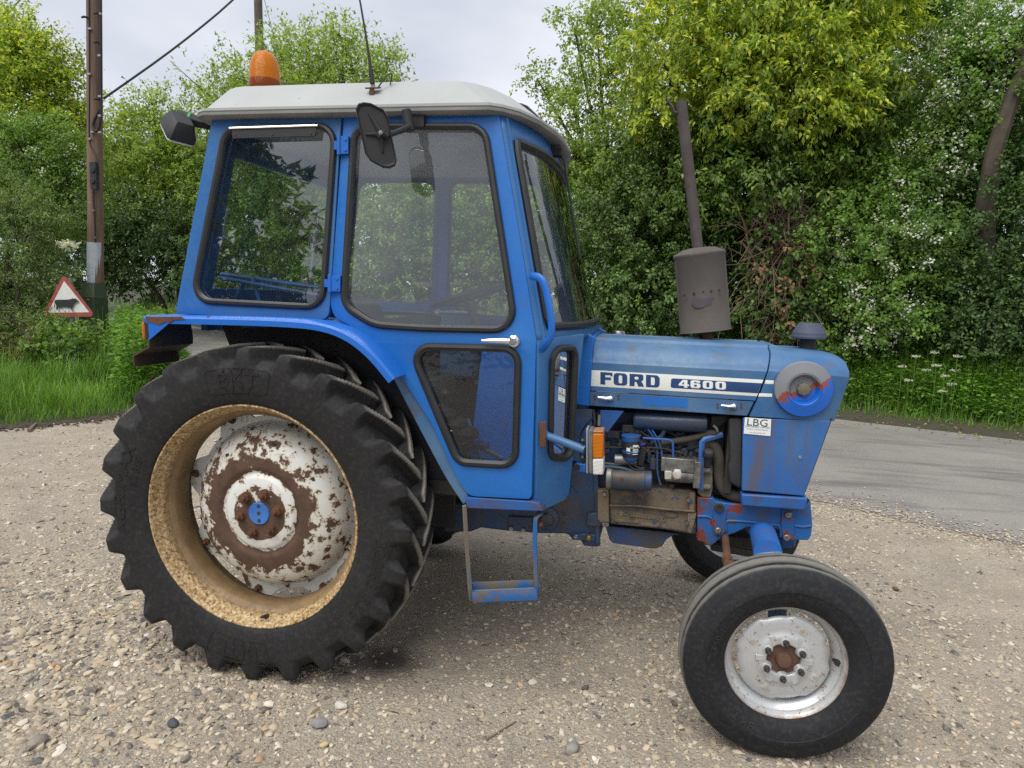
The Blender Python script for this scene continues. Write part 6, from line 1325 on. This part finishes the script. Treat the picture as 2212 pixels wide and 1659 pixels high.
# ------------------------------------------------------------------ wheels
def rubber(name, base, worn, lo, hi):
    a = M(name, .74, 0, .3); n_ = a.noise(5, 6, .6); c = a.mix(a.ramp(n_, [(.35, 0.), (.7, 1.)]), base, tuple(x*1.5 for x in base))
    ge = a.n('ShaderNodeNewGeometry'); co = a.sepxyz(); r2 = a.math('SQRT', a.math('ADD', a.math('MULTIPLY', co[0], co[0]), a.math('MULTIPLY', co[2], co[2])))
    k = a.ramp(a.math('ADD', r2, a.math('MULTIPLY', a.math('SUBTRACT', a.noise(30, 5, .7), .5), (hi-lo)*1.2)), [(lo, 0.), (hi, 1.)])
    c = a.mix(k, c, worn); c = a.mix(a.ramp(a.noise(60, 6, .75), [(.48, 0.), (.72, .5)]), c, (.062, .055, .046)); a.color(c); a.bump(a.noise(90, 4, .6), .2, .002); return a.m
TYR = rubber('rear_tyre_rubber', (.0125, .0122, .013), (.24, .22, .185), .7155, .7245)
TYF = rubber('front_tyre_rubber', (.010, .011, .0135), (.18, .172, .152), .3665, .373)
def dense(pts, k):
    q = [Vector((*p, 0)) for p in pts]; o_ = []
    n = len(q)
    for i in range(n-1):
        p0, p1, p2, p3 = q[max(0, i-1)], q[i], q[i+1], q[min(n-1, i+2)]
        for j in range(k):
            t_ = j/k; o_.append(.5*((2*p1)+(p2-p0)*t_+(2*p0-5*p1+4*p2-p3)*t_*t_+(3*p1-p0-3*p2+p3)*t_**3))
    o_.append(q[-1]); return np.array([(v.x, v.y) for v in o_])
lugp = [(.481, .130), (.486, .140), (.502, .149), (.545, .160), (.59, .163), (.625, .164), (.662, .1635), (.690, .160), (.708, .153), (.7165, .142), (.7215, .115), (.7255, .07), (.728, .03), (.7285, 0)]
pokp = [(.481, .130), (.486, .140), (.502, .149), (.545, .160), (.59, .163), (.619, .1635), (.632, .156), (.647, .144), (.659, .131), (.667, .115), (.669, .09), (.674, .06), (.677, .03), (.678, 0)]
KL = dense(lugp, 4); KP = dense(pokp, 4); nt_ = len(KL)
NTH = 720; th = np.linspace(0, 2*np.pi, NTH, endpoint=False)
tpar = np.linspace(0, 13, nt_)
def lugmask(th_, yaxial, phase, onside):     # yaxial >= 0 from the centre towards this shoulder
    sw = math.radians(13)*np.clip(1-yaxial/.15, 0, 1.15)
    rel = (th_[:, None]-phase+sw[None, :]) % (2*np.pi/24)
    rel = np.minimum(rel, 2*np.pi/24-rel)*.71
    wtop = .019+.008*np.clip((yaxial-.09)/.06, 0, 1); ramp_ = .012+.022*np.clip((yaxial-.06)/.09, 0, 1)
    x = np.clip(1-(rel-wtop[None, :])/ramp_[None, :], 0, 1); return x**1.25
vy = KL[:, 1]; m_near = lugmask(th, vy, math.radians(90.5), 1); m_far = lugmask(th, vy, math.radians(98), 1)
cross = np.clip(1-vy/.022, 0, 1)     # lugs reach a little past the centre line
def sidemask(mine, other_phase, y):
    oth = lugmask(th, -y, other_phase, 0)*np.clip((.02-y)/.012, 0, 1)[None, :]; return np.maximum(mine, oth)
m_n = sidemask(m_near, math.radians(98), vy); m_f = sidemask(m_far, math.radians(90.5), vy)
def half(mk, sgn):
    r_ = KP[None, :, 0]*(1-mk)+KL[None, :, 0]*mk; y_ = KP[None, :, 1]*(1-mk)+KL[None, :, 1]*mk
    return np.stack([r_*np.cos(th)[:, None], sgn*y_, r_*np.sin(th)[:, None]], -1)
grid = np.concatenate([half(m_n, -1), half(m_f, 1)[:, -2::-1]], 1); nk = grid.shape[1]
idx = np.arange(NTH*nk).reshape(NTH, nk); nxt = np.roll(idx, -1, 0)
quads = np.stack([idx[:, :-1], nxt[:, :-1], nxt[:, 1:], idx[:, 1:]], -1).reshape(-1, 4)
tyre_me = npmesh('tyre', grid, quads)
tyre_me.set_sharp_from_angle(angle=R(32))
# rear rim and disc
RIM = M('rusty_cream_rim', .6)
rr2 = RIM.sepxyz(); rad = RIM.math('SQRT', RIM.math('ADD', RIM.math('MULTIPLY', rr2[0], rr2[0]), RIM.math('MULTIPLY', rr2[2], rr2[2])))
cl = RIM.mix(RIM.ramp(RIM.noise(75, 8, .72), [(.42, 0.), (.56, 1.)]), (.52, .42, .25), (.30, .175, .06))
cl = RIM.mix(RIM.ramp(RIM.noise(70, 4, .7), [(.52, 0.), (.62, 1.)]), cl, (.13, .055, .016))
inner_ = RIM.ramp(RIM.math('ADD', RIM.math('ADD', rr2[1], .5), RIM.math('MULTIPLY', RIM.noise(6, 5, .6), .05)), [(.435, 0.), (.475, 1.)])
cl = RIM.mix(inner_, cl, RIM.mix(RIM.ramp(RIM.noise(14, 6, .7), [(.35, 0.), (.7, 1.)]), (.21, .135, .06), (.12, .074, .036)))
RIM.color(cl); RIM.bump(RIM.noise(80, 4, .7), .35, .003)
DSC = M('flaking_white_disc', .5)
dx = DSC.sepxyz(); rad = DSC.math('SQRT', DSC.math('ADD', DSC.math('MULTIPLY', dx[0], dx[0]), DSC.math('MULTIPLY', dx[2], dx[2])))
nzA = DSC.noise(7.5, 9, .66, dist=.3); band = DSC.ramp(rad, [(.0, .72), (.115, .70), (.128, .40), (.165, .44), (.185, .86), (.215, .80), (.252, .58), (.30, .46), (.345, .43), (.375, .40), (.40, .36), (.47, .34)])
rt = DSC.math('ADD', DSC.math('ADD', DSC.math('MULTIPLY', DSC.math('SUBTRACT', nzA, .5), 1.5), .5), DSC.math('SUBTRACT', band, .5))
rt = DSC.math('ADD', rt, DSC.math('MULTIPLY', dx[2], -.22)); rt = DSC.math('ADD', rt, DSC.math('MULTIPLY', dx[0], -.10))
rt = DSC.math('MAXIMUM', rt, DSC.math('ADD', DSC.noise(19, 8, .7), DSC.ramp(rad, [(.17, 0.), (.20, .03), (.34, .045), (.36, -.0), (.40, .0)])))
ker = DSC.ramp(rt, [(.565, 0.), (.59, .6), (.60, 1.)]); halo = DSC.ramp(rt, [(.52, 0.), (.57, .55)])
wh = DSC.mix(DSC.ramp(DSC.noise(3, 4), [(.4, 0.), (.75, 1.)]), (.66, .67, .65), (.56, .55, .48))
wh = DSC.mix(halo, wh, (.52, .40, .22)); cd_ = DSC.mix(ker, wh, DSC.mix(DSC.ramp(DSC.noise(24, 5, .7), [(.35, 0.), (.7, 1.)]), (.105, .056, .034), (.055, .032, .022)))
DSC.color(cd_); DSC.bump(DSC.math('MULTIPLY', ker, -1), .4, .002); DSC.rough(DSC.ramp(ker, [(0., .38), (1., .85)]))
rimp = [(.482, -.126), (.4835, -.134), (.481, -.1395), (.476, -.140), (.471, -.134), (.467, -.122), (.462, -.108), (.456, -.098), (.450, -.088), (.447, -.070), (.443, -.058), (.428, -.046), (.422, -.034), (.421, .035), (.428, .05), (.447, .07), (.459, .098), (.468, .128), (.482, .135)]
rim_in = rimp+[(r_+.006 if r_ < .46 else r_, y_) for r_, y_ in rimp[::-1]]
def face(rad_, h): return (rad_, h)
discp = [(.400, .098), (.383, .097), (.374, .090), (.368, .076), (.360, .050), (.346, .018), (.325, -.010), (.295, -.034), (.26, -.050), (.225, -.059), (.203, -.062), (.194, -.061), (.186, -.056), (.180, -.050), (.172, -.048), (.164, -.052), (.158, -.060), (.150, -.064), (.10, -.065), (.045, -.065)]
WC_ = Vector((0, -.735, .715))
def shell(pr, n):
    b = B().lathe(pr, (0, 0, 0), (0, 1, 0), n); b.f = [f for f in b.f if len(f) == 4]; return b
def make_rear(loc, sy):
    w_ = shell(rimp, 96).build('rear_wheel', RIM.m, T, 0, 30)
    w_.location = loc; w_.scale = (1, sy, 1)
    link('tyre', tyre_me, w_, TYR)
    ds = B(); ds.lathe(discp, (0, 0, 0), (0, 1, 0), 96)
    n_ = 240; r0, r1 = [], []
    for k in range(n_):
        q = 2*math.pi*k/n_; l_ = math.cos((q-math.radians(121))*8)*.5+.5; rr_k = .398+.048*min(1, max(0, (l_-.28)*2.2))
        r0.append(Vector((math.cos(q)*.376, .094, math.sin(q)*.376))); r1.append(Vector((math.cos(q)*rr_k, .090, math.sin(q)*rr_k)))
    up_ = [v+Vector((0, .012, 0)) for v in r1]; u0 = [v+Vector((0, .012, 0)) for v in r0]
    ds.loft([[a_, b2, c2, d2] for a_, b2, c2, d2 in zip(r0, r1, up_, u0)], True)
    d_ = ds.build('wheel_disc', DSC.m, w_, 0, 40)
    for k in range(8):
        q = math.radians(121+45*k); c = Vector((math.cos(q)*.424, .088, math.sin(q)*.424))
        B().hexnut(c, (0, -1, 0), .017, .014, .012).box(c+Vector((math.cos(q)*.006, .03, math.sin(q)*.006)), (.04, .05, .04)).build('lobe_bolt', RUST, w_, .002)
    for k in range(6):
        q = math.radians(12+60*k); c = Vector((math.cos(q)*.088, -.065, math.sin(q)*.088))
        B().lathe([(.026, 0), (.024, .004)], c, (0, -1, 0), 16).hexnut(c+Vector((0, -.003, 0)), (0, -1, 0), .021, .018, .014).build('wheel_nut', RUST, w_, .001)
    B().lathe([(.050, -.064), (.049, -.069), (.046, -.072), (.041, -.071), (.0, -.071)], (0, 0, 0), (0, 1, 0), 28).build('hub_cap', paint('chipped_blue_hub_%d' % sy, (.02, .13, .48), (.06, .18, .45), .5, spots=.35), w_)
    hh_ = B()
    for x, z in ((.0, .033), (.002, -.030), (.0, .002)): hh_.lathe([(.008, 0), (.008, .002)], (x, -.0705, z), (0, -1, 0), 10)
    hh_.build('hub_holes', DARK, w_)
    vs_ = B().cyl((.045, -.085, -.449), (.040, -.125, -.435), .007, 8).cyl((.045, -.085, -.449), (.043, -.10, -.444), .010, 10); vs_.build('valve', DARK, w_)
    sq_h = B()
    for q, r_ in ((35, .285), (80, .30), (125, .285), (200, .30), (245, .30), (305, .29), (350, .31)):
        q = math.radians(q); y_ = -.0385 if r_ < .29 else -.033; sq_h.box((math.cos(q)*r_, y_, math.sin(q)*r_), (.017, .004, .017), Matrix.Rotation(-q+.2, 3, 'Y'))
    sq_h.build('square_holes', DARK, w_)
    return w_
rwn = make_rear(WC_, 1)
def tyre_text(txt, ang, r_, size, w_, prof_fn, mat, nm='tyre_lettering', sp=1., depth=.0018):
    def mp_(x, y, z_):
        q = math.radians(ang)-x*sp/r_; rr_ = r_+y; return Vector((math.cos(q)*rr_, -(prof_fn(rr_)+z_+.0006), math.sin(q)*rr_))
    return text_mesh(txt, size, mp_, nm, mat, w_, depth)
rs = KL[:36]; pf = lambda r_: float(np.interp(r_, KL[:28, 0], KL[:28, 1]))
TL = plain('raised_rubber', (.0135, .0135, .015), .5, 0, .3)
tyre_text('BKT', 93, .585, .085, rwn, pf, TL, sp=1.25); tyre_text('BKT', 265, .585, .085, rwn, pf, TL, sp=1.25)
tyre_text('AGRIMAX', 172, .60, .075, rwn, pf, TL, sp=1.25); tyre_text('RT 855', 163, .545, .045, rwn, pf, TL)
tyre_text('320/85 R36', 340, .588, .070, rwn, pf, TL, sp=1.15)
for a0 in (93, 265):
    bx_ = B()
    for k in (-1, 0, 1):
        q0 = math.radians(a0)-k*.135; loop = []
        for u, v_ in rounded([(-.06, -.05), (.06, -.05), (.06, .05), (-.06, .05)], .02): q = q0-u/.585; r_ = .585+v_; loop.append(Vector((math.cos(q)*r_, -(pf(r_)+.0008), math.sin(q)*r_)))
        bx_.tube(loop, .0016, 4, True)
    bx_.build('tyre_lettering', TL, rwn)
rwf = make_rear(Vector((0, .735, .715)), -1)
# front wheels
SIL = M('scratched_silver_rim', .35, .35)
rx = SIL.sepxyz(); rad = SIL.math('SQRT', SIL.math('ADD', SIL.math('MULTIPLY', rx[0], rx[0]), SIL.math('MULTIPLY', rx[2], rx[2])))
sc_n = SIL.ramp(SIL.noise(48, 6, .75), [(.58, 0.), (.64, 1.)]); edge_ = SIL.ramp(SIL.math('ADD', rad, SIL.math('MULTIPLY', SIL.noise(22, 5, .7), .02)), [(.219, 0.), (.231, 1.)])
cS = SIL.mix(SIL.ramp(SIL.noise(4, 4), [(.35, 0.), (.7, 1.)]), (.56, .57, .58), (.46, .47, .47)); cS = SIL.mix(sc_n, cS, (.26, .14, .05)); cS = SIL.mix(edge_, cS, (.20, .095, .03))
SIL.color(cS); SIL.bump(SIL.noise(60, 3), .08, .001)
fprof = [(.2165, -.064), (.224, -.070), (.236, -.084), (.255, -.094), (.285, -.0985), (.287, -.101), (.305, -.1005), (.309, -.098), (.330, -.094), (.347, -.087), (.360, -.078), (.3685, -.070), (.372, -.063), (.3725, -.052), (.366, -.046), (.354, -.040), (.353, -.026), (.366, -.021), (.377, -.017), (.3785, 0)]
fp2 = fprof+[(r_, -y_) for r_, y_ in fprof[-2::-1]]
frim = [(.2235, -.062), (.2255, -.064), (.2235, -.0665), (.216, -.063), (.211, -.054), (.2055, -.046), (.2035, -.030), (.199, -.026), (.184, -.012), (.180, .0), (.180, .03), (.199, .045), (.2055, .058), (.2235, .066)]
frim2 = frim+[(r_+(.004 if r_ < .22 else 0), y_) for r_, y_ in frim[::-1]]
fdisc = [(.172, -.016), (.170, -.020), (.160, -.027), (.140, -.0305), (.115, -.0315), (.100, -.033), (.094, -.0375), (.086, -.0395), (.066, -.0395), (.0615, -.038), (.0605, -.030), (.06, -.02)]
def make_front(loc, sy):
    w_ = shell(frim, 80).build('front_wheel', SIL.m, T, 0, 30)
    w_.location = loc; w_.rotation_euler = (0, 0, .054); w_.scale = (1, sy, 1)
    ty = B().lathe(fp2, (0, 0, 0), (0, 1, 0), 128)
    ty.f = [f for f in ty.f if len(f) == 4]
    bm_me = ty.mesh('tyre', 42)
    for v in bm_me.vertices:
        r_ = math.hypot(v.co.x, v.co.z)
        if r_ > .362: k = 1+(mnoise.noise(v.co*38))*.005; v.co.x *= k; v.co.z *= k
    link('tyre', bm_me, w_, TYF)
    dsk = B().lathe(fdisc, (0, 0, 0), (0, 1, 0), 120)
    for v in dsk.v:
        r_ = math.hypot(v.x, v.z); q = math.atan2(v.z, v.x)
        if r_ > .158:
            l_ = max(0, math.cos((q-math.radians(12))*4)-.1); k = 1-.055*min(1, l_*2.2); v.x *= k; v.z *= k
    for k in range(6):
        q = math.radians(90+60*k); c = Vector((math.cos(q)*.070, -.0385, math.sin(q)*.070)); dsk.lathe([(.024, .008), (.017, -.004), (.012, -.006)], c, (0, 1, 0), 12)
        q += math.radians(30); c = Vector((math.cos(q)*.083, -.034, math.sin(q)*.083)); dsk.box(c, (.036, .014, .022), Matrix.Rotation(-q, 3, 'Y'))
    for k in range(4):
        q = math.radians(62+90*k); c = Vector((math.cos(q)*.128, -.0305, math.sin(q)*.128)); dsk.box(c, (.024, .008, .026), Matrix.Rotation(-q, 3, 'Y'))
    d_ = dsk.build('wheel_disc', SIL.m, w_, .0015, 35)
    rv_ = B()
    for k in range(4): q = math.radians(64+90*k); rv_.lathe([(.0085, 0), (.007, .003)], (math.cos(q)*.130, -.0345, math.sin(q)*.130), (0, -1, 0), 12)
    rv_.build('rivets', plain('worn_rivet_%d' % sy, (.42, .36, .27), .6), w_)
    for k in range(6):
        q = math.radians(90+60*k); c = Vector((math.cos(q)*.070, -.043, math.sin(q)*.070)); B().hexnut(c, (0, -1, 0), .0125, .014, .010).build('wheel_nut', DARK, w_, .001)
    B().lathe([(.0605, -.020), (.058, -.026), (.03, -.028), (.0275, -.045), (.024, -.052), (.012, -.054), (.0, -.054)], (0, 0, 0), (0, 1, 0), 28).build('hub', paint('rusty_hub_%d' % sy, (.085, .05, .035), (.15, .05, .03), .8, spots=.3, grime=.3), w_)
    B().cyl((.172, -.035, .02), (.180, -.062, .022), .007, 8).box((.178, -.06, .022), (.014, .02, .018), Matrix.Rotation(.3, 3, 'Y')).build('valve', BLACKIN, w_)
    return w_
fwn = make_front(fw, 1)
pf2 = lambda r_: float(np.interp(r_, [q[0] for q in fprof[:12]], [-q[1] for q in fprof[:12]]))
TL2 = plain('raised_front_rubber', (.024, .024, .025), .6, 0, .4)
tyre_text('BKT', 238, .262, .042, fwn, pf2, TL2, sp=1.3); tyre_text('7.50-16', 160, .262, .036, fwn, pf2, TL2, sp=1.1)
fwf = make_front(Vector((2.1452, .79, .3761)), -1)

for o in list(bpy.data.objects):
    b_ = o.name.split('.')[0]
    nm_ = {'rivets': 'rivet', 'bolts': 'bolt', 'screws': 'screw', 'pump_unions': 'pump_union', 'cable': 'cable', 'cable_clip': 'cable_clip', 'hook': 'hook', 'drain_holes': 'drain_hole', 'hub_holes': 'hub_hole', 'square_holes': 'square_hole', 'gear_levers': 'gear_lever', 'pedals': 'pedal', 'lever_boots': 'lever_boot', 'linkage': 'linkage_rod'}.get(b_)
    if nm_ and o.type == 'MESH': islands(o, nm_)
